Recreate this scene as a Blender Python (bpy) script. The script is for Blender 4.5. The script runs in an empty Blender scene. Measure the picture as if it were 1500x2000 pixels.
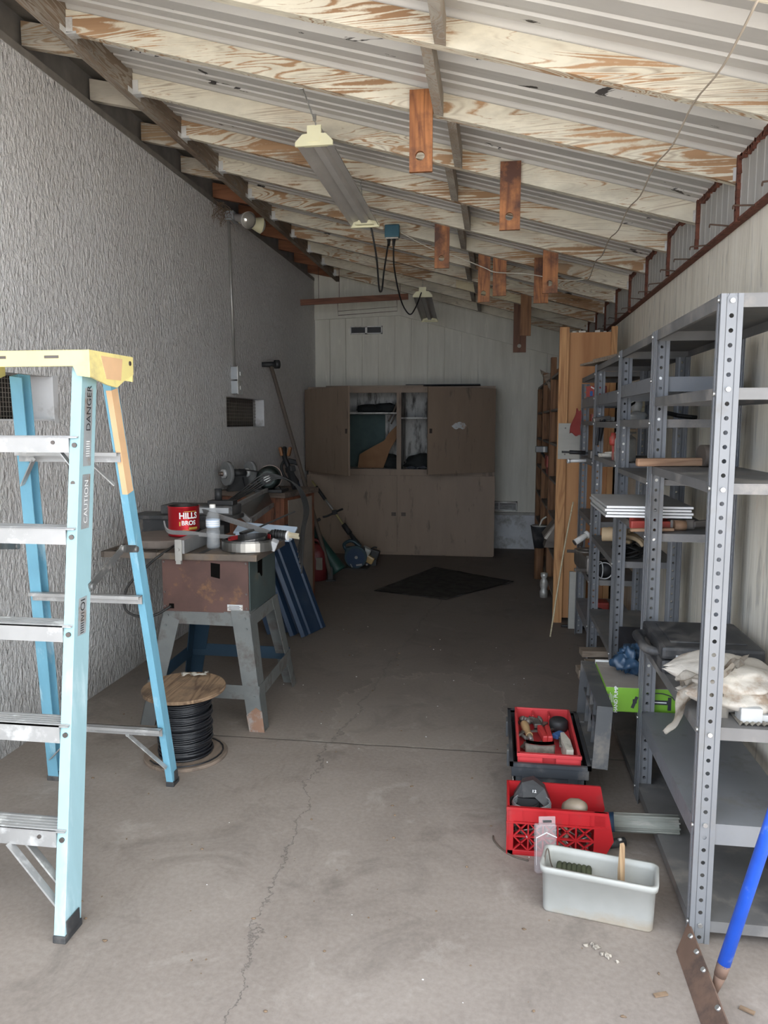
import bpy, bmesh, math, random
from mathutils import Vector, Matrix, Euler, noise as mnoise
rnd = random.Random(7)
V = Vector
COL = bpy.context.scene.collection
RM = {}


class MB:
    """Collects shapes into one mesh."""
    def __init__(self):
        self.bm = bmesh.new()

    def _add(self, verts, faces):
        vs = [self.bm.verts.new(v) for v in verts]
        for f in faces:
            try:
                self.bm.faces.new([vs[i] for i in f])
            except ValueError:
                pass
        return vs

    def box(self, c, s, rot=(0, 0, 0), bev=0):
        R = rot if isinstance(rot, Matrix) else Euler(rot).to_matrix()
        c = V(c)
        tmp = bmesh.new()
        bmesh.ops.create_cube(tmp, size=1)
        for v in tmp.verts:
            v.co = V((v.co.x*s[0], v.co.y*s[1], v.co.z*s[2]))
        if bev:
            bmesh.ops.bevel(tmp, geom=tmp.edges[:], offset=bev, segments=2, affect='EDGES', profile=.6)
        self._merge(tmp, R, c)
        return self

    def mm(self, a, b, bev=0):
        a, b = V(a), V(b)
        return self.box((a+b)/2, (abs(b.x-a.x), abs(b.y-a.y), abs(b.z-a.z)), bev=bev)

    def _merge(self, tmp, R, c):
        tmp.verts.index_update()
        vs = [self.bm.verts.new(R @ v.co + c) for v in tmp.verts]
        for f in tmp.faces:
            nf = self.bm.faces.new([vs[v.index] for v in f.verts])
            nf.smooth = f.smooth
        tmp.free()

    def bar(self, p0, p1, w, h, up=(0, 0, 1), bev=0):
        """box from p0 to p1; w across, h along up."""
        p0, p1 = V(p0), V(p1)
        d = (p1-p0)
        L = d.length
        x = d.normalized()
        u = V(up)
        y = u.cross(x)
        if y.length < 1e-5:
            y = V((0, 1, 0)).cross(x)
        y.normalize()
        z = x.cross(y)
        R = Matrix((x, y, z)).transposed()
        return self.box((p0+p1)/2, (L, w, h), R, bev)

    def cyl(self, p0, p1, r0, r1=None, n=16, cap=True, smooth=True):
        r1 = r0 if r1 is None else r1
        p0, p1 = V(p0), V(p1)
        d = (p1-p0).normalized()
        a = d.orthogonal().normalized()
        b = d.cross(a)
        vs = []
        for p, r in ((p0, r0), (p1, r1)):
            for i in range(n):
                t = 2*math.pi*i/n
                vs.append(self.bm.verts.new(p+(a*math.cos(t)+b*math.sin(t))*r))
        for i in range(n):
            j = (i+1) % n
            f = self.bm.faces.new((vs[i], vs[j], vs[n+j], vs[n+i]))
            f.smooth = smooth
        if cap:
            self.bm.faces.new(vs[:n][::-1])
            self.bm.faces.new(vs[n:])
        return self

    def tube(self, pts, r, n=8, res=6, closed=False, curve=True, flat=None, up=None):
        """swept tube through points; flat=(w,h) for a strap section."""
        P = [V(p) for p in pts]
        if curve and len(P) > 2:
            Q = []
            m = len(P)
            rng = range(m) if closed else range(m-1)
            for i in rng:
                if closed:
                    a, b, c, d = P[(i-1) % m], P[i], P[(i+1) % m], P[(i+2) % m]
                else:
                    a, b, c, d = P[max(i-1, 0)], P[i], P[i+1], P[min(i+2, m-1)]
                for k in range(res):
                    t = k/res
                    Q.append(.5*((2*b)+(c-a)*t+(2*a-5*b+4*c-d)*t*t+(3*b-a-3*c+d)*t**3))
            if not closed:
                Q.append(P[-1])
            P = Q
        m = len(P)
        ring = []
        prev = None
        for i in range(m):
            if closed:
                d = P[(i+1) % m]-P[(i-1) % m]
            else:
                d = P[min(i+1, m-1)]-P[max(i-1, 0)]
            d.normalize()
            if up is not None:
                a = V(up)-d*V(up).dot(d)
            elif prev is None:
                a = d.orthogonal()
            else:
                a = prev-d*prev.dot(d)
            if a.length < 1e-6:
                a = d.orthogonal()
            a.normalize()
            prev = a
            b = d.cross(a)
            if flat:
                w, h = flat[0]/2, flat[1]/2
                ring.append([self.bm.verts.new(P[i]+a*s*w+b*t*h) for s, t in ((1, 1), (1, -1), (-1, -1), (-1, 1))])
            else:
                ring.append([self.bm.verts.new(P[i]+(a*math.cos(2*math.pi*k/n)+b*math.sin(2*math.pi*k/n))*(r(i/(m-1)) if callable(r) else r)) for k in range(n)])
        nn = len(ring[0])
        for i in range(m if closed else m-1):
            A, B = ring[i], ring[(i+1) % m]
            for k in range(nn):
                f = self.bm.faces.new((A[k], A[(k+1) % nn], B[(k+1) % nn], B[k]))
                f.smooth = not flat
        if not closed:
            self.bm.faces.new(ring[0][::-1])
            self.bm.faces.new(ring[-1])
        return self

    def lathe(self, prof, c=(0, 0, 0), R=None, n=24, smooth=True, squash=1):
        c = V(c)
        R = R or Matrix.Identity(3)
        rings = []
        for r, z in prof:
            if r < 1e-6:
                rings.append([self.bm.verts.new(R @ V((0, 0, z))+c)])
            else:
                rings.append([self.bm.verts.new(R @ V((r*math.cos(2*math.pi*i/n), squash*r*math.sin(2*math.pi*i/n), z))+c) for i in range(n)])
        for A, B in zip(rings, rings[1:]):
            for i in range(n):
                j = (i+1) % n
                if len(A) == 1 and len(B) == 1:
                    continue
                if len(A) == 1:
                    f = self.bm.faces.new((A[0], B[j], B[i]))
                elif len(B) == 1:
                    f = self.bm.faces.new((A[i], A[j], B[0]))
                else:
                    f = self.bm.faces.new((A[i], A[j], B[j], B[i]))
                f.smooth = smooth
        return self

    def prism(self, pts, vec):
        """polygon swept along vec."""
        P = [V(p) for p in pts]
        vec = V(vec)
        n = len(P)
        a = [self.bm.verts.new(p) for p in P]
        b = [self.bm.verts.new(p+vec) for p in P]
        self.bm.faces.new(a)
        self.bm.faces.new(b[::-1])
        for i in range(n):
            j = (i+1) % n
            self.bm.faces.new((a[j], a[i], b[i], b[j]))
        return self

    def sph(self, c, r, nu=16, nv=10, jit=0, seed=0):
        r = (r, r, r) if not isinstance(r, (tuple, list)) else r
        tmp = bmesh.new()
        bmesh.ops.create_uvsphere(tmp, u_segments=nu, v_segments=nv, radius=1)
        for v in tmp.verts:
            k = 1
            if jit:
                k += jit*mnoise.noise(v.co*1.7+V((seed*3.1, seed, seed*.7)))+.4*jit*mnoise.noise(v.co*5+V((seed, 0, 0)))
            v.co = V((v.co.x*r[0]*k, v.co.y*r[1]*k, v.co.z*r[2]*k))
        for f in tmp.faces:
            f.smooth = True
        self._merge(tmp, Matrix.Identity(3), V(c))
        return self

    def grid(self, fn, nu, nv, smooth=True, thick=0):
        vs = [[self.bm.verts.new(V(fn(i/nu, j/nv))) for j in range(nv+1)] for i in range(nu+1)]
        fs = []
        for i in range(nu):
            for j in range(nv):
                f = self.bm.faces.new((vs[i][j], vs[i+1][j], vs[i+1][j+1], vs[i][j+1]))
                f.smooth = smooth
                fs.append(f)
        if thick:
            bmesh.ops.solidify(self.bm, geom=fs, thickness=thick)
        return self

    def poly(self, pts):
        self.bm.faces.new([self.bm.verts.new(V(p)) for p in pts])
        return self

    def build(self, name, mat, parent=None, local=False, origin=None, fixn=True, mods=None):
        bm = self.bm
        if fixn:
            bmesh.ops.recalc_face_normals(bm, faces=bm.faces[:])
        if parent is not None:
            M = RM[parent]
            if not local:
                bmesh.ops.transform(bm, matrix=M.inverted(), verts=bm.verts[:])
        else:
            if origin is None:
                xs = [v.co.x for v in bm.verts]
                ys = [v.co.y for v in bm.verts]
                zs = [v.co.z for v in bm.verts]
                origin = ((min(xs)+max(xs))/2, (min(ys)+max(ys))/2, min(zs))
            bmesh.ops.translate(bm, verts=bm.verts[:], vec=-V(origin))
        me = bpy.data.meshes.new(name)
        bm.to_mesh(me)
        bm.free()
        me.materials.append(mat)
        o = bpy.data.objects.new(name, me)
        COL.objects.link(o)
        if parent is not None:
            o.parent = parent
            RM[o] = RM[parent]
        else:
            o.location = origin
            RM[o] = Matrix.Translation(V(origin))
        return o


def tag(o, label, cat=None, group=None, kind=None):
    if label:
        o['label'] = label
    if cat:
        o['category'] = cat
    if group:
        o['group'] = group
    if kind:
        o['kind'] = kind
    return o


def thing(name, label, cat, loc=(0, 0, 0), rz=0, group=None, rot=None):
    o = bpy.data.objects.new(name, None)
    o.empty_display_size = .05
    COL.objects.link(o)
    o.location = loc
    e = Euler(rot) if rot else Euler((0, 0, rz))
    o.rotation_euler = e
    RM[o] = Matrix.Translation(V(loc)) @ e.to_matrix().to_4x4()
    return tag(o, label, cat, group)


def struct(name, mb, m, parent=None):
    o = mb.build(name, m, parent)
    if parent is None:
        o['kind'] = 'structure'
    return o


def copy_tree(o, parent=None):
    c = o.copy()
    COL.objects.link(c)
    if parent is not None:
        c.parent = parent
    for ch in list(o.children):
        copy_tree(ch, c)
    return c


def textmb(s, size, font_scale=(1, 1), bold=.0, align='CENTER'):
    """Lettering as a flat mesh in the XY plane, centred; returns bmesh."""
    cu = bpy.data.curves.new('lettering', 'FONT')
    cu.body = s
    cu.size = size
    cu.align_x = align
    cu.align_y = 'CENTER'
    cu.offset = bold
    cu.resolution_u = 3
    ob = bpy.data.objects.new('lettering', cu)
    COL.objects.link(ob)
    dg = bpy.context.evaluated_depsgraph_get()
    me = bpy.data.meshes.new_from_object(ob.evaluated_get(dg))
    bm = bmesh.new()
    bm.from_mesh(me)
    bpy.data.objects.remove(ob)
    bpy.data.curves.remove(cu)
    bpy.data.meshes.remove(me)
    for v in bm.verts:
        v.co.x *= font_scale[0]
        v.co.y *= font_scale[1]
    return bm


def lettering(s, size, fn, mat, parent, name='lettering', scale=(1, 1), bold=.0, sub=0, local=False):
    bm = textmb(s, size, scale, bold)
    if sub:
        bmesh.ops.triangulate(bm, faces=bm.faces[:])
        bmesh.ops.subdivide_edges(bm, edges=bm.edges[:], cuts=sub, use_grid_fill=True)
    for v in bm.verts:
        v.co = V(fn(v.co.x, v.co.y))
    mb = MB()
    mb.bm.free()
    mb.bm = bm
    return mb.build(name, mat, parent, fixn=False, local=local)


# ------------------------------------------------------------------ materials
def nodes(name):
    m = bpy.data.materials.new(name)
    m.use_nodes = True
    nt = m.node_tree
    b = nt.nodes['Principled BSDF']
    return m, nt, b


def nn(nt, typ, **kw):
    n = nt.nodes.new('ShaderNode'+typ)
    for k, v in kw.items():
        if k.startswith('i_'):
            key = k[2:].replace('_', ' ')
            n.inputs[int(key) if key.isdigit() else key].default_value = v
        else:
            setattr(n, k, v)
    return n


def L(nt, a, b):
    nt.links.new(a, b)


def coords(nt, scale=(1, 1, 1), randomise=True):
    tc = nn(nt, 'TexCoord')
    out = tc.outputs['Object']
    if randomise:
        oi = nn(nt, 'ObjectInfo')
        mu = nn(nt, 'VectorMath', operation='SCALE')
        mu.inputs[0].default_value = (37, 19, 53)
        L(nt, oi.outputs['Random'], mu.inputs['Scale'])
        ad = nn(nt, 'VectorMath', operation='ADD')
        L(nt, out, ad.inputs[0])
        L(nt, mu.outputs[0], ad.inputs[1])
        out = ad.outputs[0]
    mp = nn(nt, 'VectorMath', operation='MULTIPLY')
    mp.inputs[1].default_value = scale
    L(nt, out, mp.inputs[0])
    return mp.outputs[0]


def noise(nt, vec, scale, detail=4, rough=.55, dist=0):
    n = nn(nt, 'TexNoise', i_Scale=scale, i_Detail=detail, i_Roughness=rough, i_Distortion=dist)
    L(nt, vec, n.inputs['Vector'])
    return n.outputs['Fac']


def ramp(nt, fac, stops):
    r = nn(nt, 'ValToRGB')
    el = r.color_ramp.elements
    while len(el) < len(stops):
        el.new(.5)
    for e, (p, c) in zip(el, stops):
        e.position = p
        e.color = (c, c, c, 1) if isinstance(c, (int, float)) else (c[0], c[1], c[2], 1)
    L(nt, fac, r.inputs['Fac'])
    return r.outputs['Color']


def mix(nt, fac, a, b, blend='MIX'):
    n = nn(nt, 'Mix', data_type='RGBA', blend_type=blend)
    for s, v in ((n.inputs['Factor'], fac), (n.inputs['A'], a), (n.inputs['B'], b)):
        if isinstance(v, (int, float)):
            s.default_value = v
        elif isinstance(v, tuple):
            s.default_value = (v[0], v[1], v[2], 1)
        else:
            L(nt, v, s)
    return n.outputs['Result']


def math_(nt, op, a, b=None, c=None):
    n = nn(nt, 'Math', operation=op)
    for i, v in enumerate((a, b, c)):
        if v is None:
            continue
        if isinstance(v, (int, float)):
            n.inputs[i].default_value = v
        else:
            L(nt, v, n.inputs[i])
    return n.outputs[0]


def bump(nt, b, h, strength=.3, dist=.01):
    n = nn(nt, 'Bump', i_Strength=strength, i_Distance=dist)
    L(nt, h, n.inputs['Height'])
    L(nt, n.outputs[0], b.inputs['Normal'])


def mat(name, col, rough=.6, metal=0, var=.12, scale=8, dirt=None, dirt_amt=.5, dscale=5, bstr=0, bscale=60, stretch=(1, 1, 1), spec=.5):
    """plain worn material: base colour with mottling and patches of dirt."""
    m, nt, b = nodes(name)
    v = coords(nt, stretch)
    n = noise(nt, v, scale)
    lo = tuple(c*(1-var) for c in col)
    hi = tuple(min(1, c*(1+var)) for c in col)
    c = ramp(nt, n, [(.3, lo), (.7, hi)])
    if dirt:
        d = noise(nt, v, dscale, 8, .65)
        f = ramp(nt, d, [(.62-.3*dirt_amt, 0), (.72-.2*dirt_amt, 1)])
        c = mix(nt, f, c, dirt)
        L(nt, ramp(nt, f, [(0, rough), (1, min(1, rough+.25))]), b.inputs['Roughness'])
    else:
        b.inputs['Roughness'].default_value = rough
    L(nt, c, b.inputs['Base Color'])
    b.inputs['Metallic'].default_value = metal
    b.inputs['Specular IOR Level'].default_value = spec
    if bstr:
        bump(nt, b, noise(nt, v, bscale, 3), bstr, .004)
    return m


AX = {'x': (.6, 7, 7), 'y': (7, .6, 7), 'z': (7, 7, .6)}


def grain(nt, v, n=9, dist=.6):
    f = noise(nt, v, 1.0, 2.5, .5, dist)
    g = math_(nt, 'PINGPONG', math_(nt, 'MULTIPLY', f, n*2.0), 1.0)
    return g


def wood(name, light, dark, axis='x', s=1, rough=.75, dirt=None, dirt_amt=.4, n=9):
    m, nt, b = nodes(name)
    v = coords(nt, tuple(a*s for a in AX[axis]))
    g = grain(nt, v, n)
    c = ramp(nt, g, [(.0, dark), (.35, tuple((a*.65+b_*.35) for a, b_ in zip(light, dark))), (.9, light)])
    fine = noise(nt, v, 9, 3)
    c = mix(nt, .35, c, ramp(nt, fine, [(.3, dark), (.7, light)]))
    if dirt:
        v2 = coords(nt)
        d = noise(nt, v2, 5, 8, .65)
        c = mix(nt, ramp(nt, d, [(.62-.3*dirt_amt, 0), (.75-.2*dirt_amt, 1)]), c, dirt)
    L(nt, c, b.inputs['Base Color'])
    b.inputs['Roughness'].default_value = rough
    bump(nt, b, g, .12, .003)
    return m


def peel(name, paint, wl, wd, axis='x', amount=.5, s=1.0):
    """old paint flaking off figured softwood."""
    m, nt, b = nodes(name)
    v = coords(nt, tuple(a*s for a in AX[axis]))
    g = grain(nt, v, 15, 1.4)
    lines = ramp(nt, g, [(.04, 1), (.30, 0)])
    woodc = mix(nt, math_(nt, 'MULTIPLY', lines, .85), ramp(nt, noise(nt, v, 1.6, 3), [(.35, tuple(a*.55+c*.45 for a, c in zip(wd, wl))), (.65, wl)]), wd)
    v2 = coords(nt, {'x': (1, 2.4, 2.4), 'y': (2.4, 1, 2.4), 'z': (2.4, 2.4, 1)}[axis])
    big = noise(nt, v2, 1.6, 2, .5)
    oi = nn(nt, 'ObjectInfo')
    r = math_(nt, 'MULTIPLY_ADD', oi.outputs['Random'], .34, amount-.17)
    small = noise(nt, v2, 22, 6, .7)
    k = math_(nt, 'ADD', math_(nt, 'MULTIPLY', big, 1.15), math_(nt, 'MULTIPLY', g, .34))
    k = math_(nt, 'ADD', k, math_(nt, 'MULTIPLY', small, .34))
    # k about .95 in the middle ; more peel as r grows
    th = math_(nt, 'SUBTRACT', 1.36, math_(nt, 'MULTIPLY', r, .62))
    f = ramp(nt, math_(nt, 'ADD', math_(nt, 'MULTIPLY', math_(nt, 'SUBTRACT', k, th), 9), .5), [(.0, 0), (1, 1)])
    pv = noise(nt, v2, 5, 6, .6)
    pc = ramp(nt, pv, [(.3, tuple(c*.8 for c in paint)), (.6, paint)])
    warm = noise(nt, v2, 2.3, 3)
    pc = mix(nt, ramp(nt, warm, [(.54, 0), (.74, .55)]), pc, tuple((a+b_)/2 for a, b_ in zip(paint, wl)))
    pc = mix(nt, math_(nt, 'MULTIPLY', lines, ramp(nt, noise(nt, v2, 3.1, 4), [(.42, 0), (.62, .5)])), pc, wd)
    grime = ramp(nt, noise(nt, v2, 2.9, 7, .65), [(.55, 0), (.75, .45)])
    allc = mix(nt, grime, mix(nt, f, pc, woodc), tuple(c*.45 for c in paint))
    L(nt, allc, b.inputs['Base Color'])
    b.inputs['Roughness'].default_value = .85
    b.inputs['Specular IOR Level'].default_value = .25
    bump(nt, b, f, -.25, .004)
    return m
# ------------------------------------------------------------------ setting materials
def stucco():
    m, nt, b = nodes('rough white stucco')
    v = coords(nt, (1, 1, .5), False)
    n1 = noise(nt, v, 46, 5, .6, .5)
    n2 = noise(nt, v, 120, 3, .6)
    vo = nn(nt, 'TexVoronoi', feature='SMOOTH_F1', i_Scale=62.0)
    L(nt, v, vo.inputs['Vector'])
    h = math_(nt, 'ADD', math_(nt, 'MULTIPLY', n1, 1.0), math_(nt, 'MULTIPLY', n2, .5))
    h = math_(nt, 'SUBTRACT', h, math_(nt, 'MULTIPLY', vo.outputs['Distance'], .55))
    big = noise(nt, v, 1.3, 4)
    c = ramp(nt, big, [(.3, (.76, .735, .705)), (.7, (.88, .865, .85))])
    pit = noise(nt, v, 9, 5, .7)
    c = mix(nt, ramp(nt, pit, [(.70, 0), (.76, .7)]), c, (.22, .20, .18))
    c = mix(nt, ramp(nt, h, [(.35, .5), (.75, 0)]), c, (.60, .58, .555))
    # grime that stains the foot of the wall
    tc = nn(nt, 'TexCoord')
    sx = nn(nt, 'SeparateXYZ')
    L(nt, tc.outputs['Object'], sx.inputs[0])
    g = math_(nt, 'SUBTRACT', .24, math_(nt, 'ADD', sx.outputs['Z'], math_(nt, 'MULTIPLY', pit, -.25)))
    c = mix(nt, ramp(nt, math_(nt, 'MULTIPLY', g, 3), [(.2, 0), (1, .5)]), c, (.25, .235, .22))
    L(nt, c, b.inputs['Base Color'])
    b.inputs['Roughness'].default_value = .55
    b.inputs['Specular IOR Level'].default_value = .4
    bump(nt, b, h, 1.0, .026)
    return m


def concrete():
    m, nt, b = nodes('worn concrete slab')
    v = coords(nt, (1, 1, 1), False)
    tc = nn(nt, 'TexCoord')
    sx = nn(nt, 'SeparateXYZ')
    L(nt, v, sx.inputs[0])
    X, Y = sx.outputs['X'], sx.outputs['Y']
    a = noise(nt, v, 1.1, 8, .62, .4)
    c = ramp(nt, a, [(.28, (.195, .160, .135)), (.5, (.265, .222, .19)), (.75, (.355, .305, .265))])
    f = noise(nt, v, 60, 4, .6)
    c = mix(nt, .25, c, ramp(nt, f, [(.3, (.17, .15, .135)), (.7, (.38, .34, .305))]))
    st = noise(nt, v, 2.6, 10, .7, 1.0)
    c = mix(nt, ramp(nt, st, [(.52, 0), (.72, .65)]), c, (.125, .105, .09))
    pale = noise(nt, v, 3.4, 8, .7, .5)
    c = mix(nt, ramp(nt, pale, [(.58, 0), (.72, .5)]), c, (.46, .415, .37))
    # control joint across the slab and the cracks that wander along it
    w1 = math_(nt, 'MULTIPLY', math_(nt, 'SUBTRACT', noise(nt, v, 5, 8, .7), .5), .09)
    w2 = math_(nt, 'MULTIPLY', math_(nt, 'SUBTRACT', noise(nt, v, 3, 8, .72), .5), .30)
    dj = math_(nt, 'ABSOLUTE', math_(nt, 'SUBTRACT', math_(nt, 'ADD', Y, math_(nt, 'MULTIPLY', w1, .25)), 3.36))
    joint = ramp(nt, dj, [(.002, 1), (.007, 0)])
    xc = math_(nt, 'MULTIPLY_ADD', Y, -.07, -.53)
    dc = math_(nt, 'ABSOLUTE', math_(nt, 'SUBTRACT', math_(nt, 'ADD', X, w2), xc))
    below = math_(nt, 'LESS_THAN', Y, 3.36)
    c1 = math_(nt, 'MULTIPLY', ramp(nt, dc, [(.0010, .95), (.0034, 0)]), below)
    xd = math_(nt, 'MULTIPLY_ADD', Y, .09, -1.03)
    dd = math_(nt, 'ABSOLUTE', math_(nt, 'SUBTRACT', math_(nt, 'SUBTRACT', X, w2), xd))
    c2 = math_(nt, 'MULTIPLY', ramp(nt, dd, [(.001, .7), (.006, 0)]), math_(nt, 'GREATER_THAN', Y, 3.36))
    crack = math_(nt, 'MAXIMUM', math_(nt, 'MAXIMUM', c1, c2), joint)
    edge = math_(nt, 'ADD', Y, math_(nt, 'MULTIPLY', math_(nt, 'SUBTRACT', a, .5), .8))  # floor colour darkens past the joint, standing in for dimmer light inside
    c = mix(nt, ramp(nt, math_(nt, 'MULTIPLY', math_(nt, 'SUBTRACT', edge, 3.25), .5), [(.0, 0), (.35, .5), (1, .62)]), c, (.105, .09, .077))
    # spalled pale patch behind the joint
    px = math_(nt, 'DIVIDE', math_(nt, 'SUBTRACT', X, -.36), .5)
    py = math_(nt, 'DIVIDE', math_(nt, 'SUBTRACT', Y, 3.85), .62)
    pr = math_(nt, 'ADD', math_(nt, 'MULTIPLY', px, px), math_(nt, 'MULTIPLY', py, py))
    sp = math_(nt, 'ADD', pr, math_(nt, 'MULTIPLY', math_(nt, 'SUBTRACT', noise(nt, v, 4, 8, .7), .5), 1.8))
    c = mix(nt, ramp(nt, sp, [(.2, .12), (.78, .22), (.80, 0)]), c, (.30, .262, .225))
    c = mix(nt, ramp(nt, math_(nt, 'ABSOLUTE', math_(nt, 'SUBTRACT', sp, .8)), [(.0, .34), (.03, 0)]), c, (.42, .38, .33))
    c = mix(nt, math_(nt, 'MULTIPLY', crack, .8), c, (.085, .075, .065))
    L(nt, c, b.inputs['Base Color'])
    L(nt, ramp(nt, a, [(.3, .62), (.7, .85)]), b.inputs['Roughness'])
    b.inputs['Specular IOR Level'].default_value = .35
    h = math_(nt, 'ADD', math_(nt, 'MULTIPLY', f, .3), math_(nt, 'MULTIPLY', crack, -1.6))
    h = math_(nt, 'ADD', h, math_(nt, 'MULTIPLY', pale, .5))
    bump(nt, b, h, .35, .006)
    return m


def roof_metal():
    m, nt, b = nodes('painted ribbed roof sheet')
    v = coords(nt, (.7, 3, 3), False)
    n = noise(nt, v, 2, 6, .6)
    c = ramp(nt, n, [(.3, (.50, .485, .455)), (.7, (.60, .585, .55))])
    dr = noise(nt, coords(nt, (.5, 14, 3), False), 1.4, 4)
    c = mix(nt, ramp(nt, dr, [(.58, 0), (.78, .45)]), c, (.36, .34, .30))
    fl = noise(nt, coords(nt, (1, 3.2, 3.2), False), 3.0, 6, .62, .6)
    fl2 = noise(nt, coords(nt, (1, 1, 1), False), 1.3, 1)
    k = math_(nt, 'ADD', fl, math_(nt, 'MULTIPLY', fl2, .16))
    f = ramp(nt, k, [(.745, 0), (.755, 1)])
    c = mix(nt, f, c, (.03, .025, .022))
    L(nt, c, b.inputs['Base Color'])
    b.inputs['Roughness'].default_value = .55
    b.inputs['Metallic'].default_value = .15
    bump(nt, b, f, -.3, .004)
    return m


def wall_ply():
    m, nt, b = nodes('weathered cream plywood')
    v = coords(nt, (9, 9, .8), False)
    g = grain(nt, v, 3, 2.2)
    n = noise(nt, v, 2.2, 8, .65)
    c = ramp(nt, n, [(.3, (.68, .63, .51)), (.5, (.85, .79, .66)), (.7, (.90, .85, .73))])
    c = mix(nt, ramp(nt, g, [(.02, .5), (.22, 0)]), c, (.42, .39, .33))
    bl = noise(nt, coords(nt, (1.2, 1.2, .5), False), 2.5, 5, .6)
    c = mix(nt, ramp(nt, bl, [(.55, 0), (.72, .5)]), c, (.40, .38, .34))
    pk = noise(nt, coords(nt, (3, 3, .7), False), 4.1, 5, .6)
    c = mix(nt, ramp(nt, pk, [(.64, 0), (.70, .35)]), c, (.62, .47, .36))
    L(nt, c, b.inputs['Base Color'])
    b.inputs['Roughness'].default_value = .9
    b.inputs['Specular IOR Level'].default_value = .2
    bump(nt, b, math_(nt, 'ADD', math_(nt, 'MULTIPLY', g, .4), n), .3, .006)
    return m


def siding(name, lo, hi):
    m, nt, b = nodes(name)
    v = coords(nt, (5, 5, .6), False)
    n = noise(nt, v, 2.5, 7, .65)
    c = ramp(nt, n, [(.3, lo), (.68, hi)])
    p = noise(nt, coords(nt, (6, 6, 1.2), False), 3, 6, .65)
    c = mix(nt, ramp(nt, p, [(.60, 0), (.68, .35)]), c, tuple(min(1, h*1.22) for h in hi))
    L(nt, c, b.inputs['Base Color'])
    b.inputs['Roughness'].default_value = .85
    bump(nt, b, n, .2, .004)
    return m


M = {}
M['stucco'] = stucco()
M['concrete'] = concrete()
M['roof'] = roof_metal()
M['ply'] = wall_ply()
M['siding'] = siding('pale grey green board siding', (.63, .605, .515), (.76, .735, .64))
M['sheet'] = siding('grey ribbed wall sheet', (.36, .345, .31), (.46, .44, .40))
M['block'] = mat('white painted block', (.62, .63, .63), .85, var=.08, dirt=(.35, .34, .31), dirt_amt=.3, bstr=.3)
M['ground'] = mat('pale desert ground', (.50, .43, .34), .95, var=.15, scale=2)
M['apron'] = mat('bright concrete apron', (.56, .51, .45), .9, var=.1, scale=2)
M['rafter'] = peel('flaking cream paint on rafter', (.72, .67, .54), (.46, .29, .165), (.17, .09, .045), 'x', .60)
M['tailpaint'] = peel('flaking paint on eave', (.55, .50, .41), (.40, .28, .17), (.20, .12, .07), 'x', .6)
M['tailbrown'] = wood('brown stained eave board', (.30, .125, .06), (.17, .065, .03), 'x')
M['blocking'] = peel('bare grey blocking', (.42, .38, .32), (.36, .29, .22), (.17, .13, .10), 'z', .6)
M['fascia'] = peel('weathered fascia', (.34, .30, .25), (.28, .21, .15), (.09, .065, .05), 'y', .75)
M['soffit'] = mat('dim soffit board', (.20, .18, .155), .9, var=.2)
M['galv'] = mat('galvanised hanger', (.66, .66, .64), .5, .3, dirt=(.45, .42, .38), dirt_amt=.3)
M['rust'] = mat('flaky red rust', (.14, .05, .03), .95, var=.4, scale=40, bstr=.8, bscale=90)
M['nail'] = mat('rusty nail steel', (.13, .08, .055), .8, .4)
M['plank'] = wood('reddish stained plank', (.50, .20, .065), (.15, .05, .02), 'z', 1.3, .6, dirt=(.09, .035, .02), dirt_amt=.55, n=7)
M['plankdark'] = wood('dark stained plank', (.20, .10, .06), (.08, .035, .025), 'z', .8)
M['redboard'] = wood('dull red brown board', (.25, .11, .065), (.14, .055, .035), 'x')
M['creamwood'] = peel('cream painted batten', (.70, .62, .42), (.5, .36, .2), (.3, .2, .1), 'x', .35)
M['dark'] = mat('black void', (.006, .0055, .005), 1, spec=0)
M['black'] = mat('black rubber', (.02, .02, .021), .55)
M['blackplastic'] = mat('dusty black plastic', (.035, .036, .038), .5, dirt=(.10, .095, .09), dirt_amt=.45, dscale=9)
M['cord'] = mat('black cord', (.018, .017, .016), .6)
M['string'] = mat('grey brown string', (.42, .36, .28), .9)
M['whitecord'] = mat('white cord', (.72, .68, .58), .8)
M['chain'] = mat('dull chain', (.35, .34, .31), .5, .6)
M['cream'] = mat('cream plastic', (.82, .78, .52), .45, var=.04)
M['lampgrey'] = mat('grey painted reflector', (.50, .475, .44), .4, .1, var=.06)
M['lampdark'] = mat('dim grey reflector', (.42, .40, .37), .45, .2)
M['teal'] = mat('teal plastic', (.035, .12, .16), .5)
M['white'] = mat('dirty white', (.74, .73, .69), .6, dirt=(.5, .46, .4), dirt_amt=.3)
M['conduit'] = mat('dull conduit steel', (.42, .41, .38), .45, .6)
M['boxgrey'] = mat('grey junction box', (.38, .40, .41), .5, .4)
M['lens'] = mat('clear lamp lens', (.72, .68, .60), .12, .65)
M['mesh'] = mat('rusty screen wire', (.30, .26, .22), .7, .3)
M['ventdark'] = mat('dark vent opening', (.03, .025, .02), .95)
M['plaster'] = mat('smooth white plaster', (.66, .66, .66), .85, var=.06, dirt=(.42, .40, .38), dirt_amt=.3)
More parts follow.
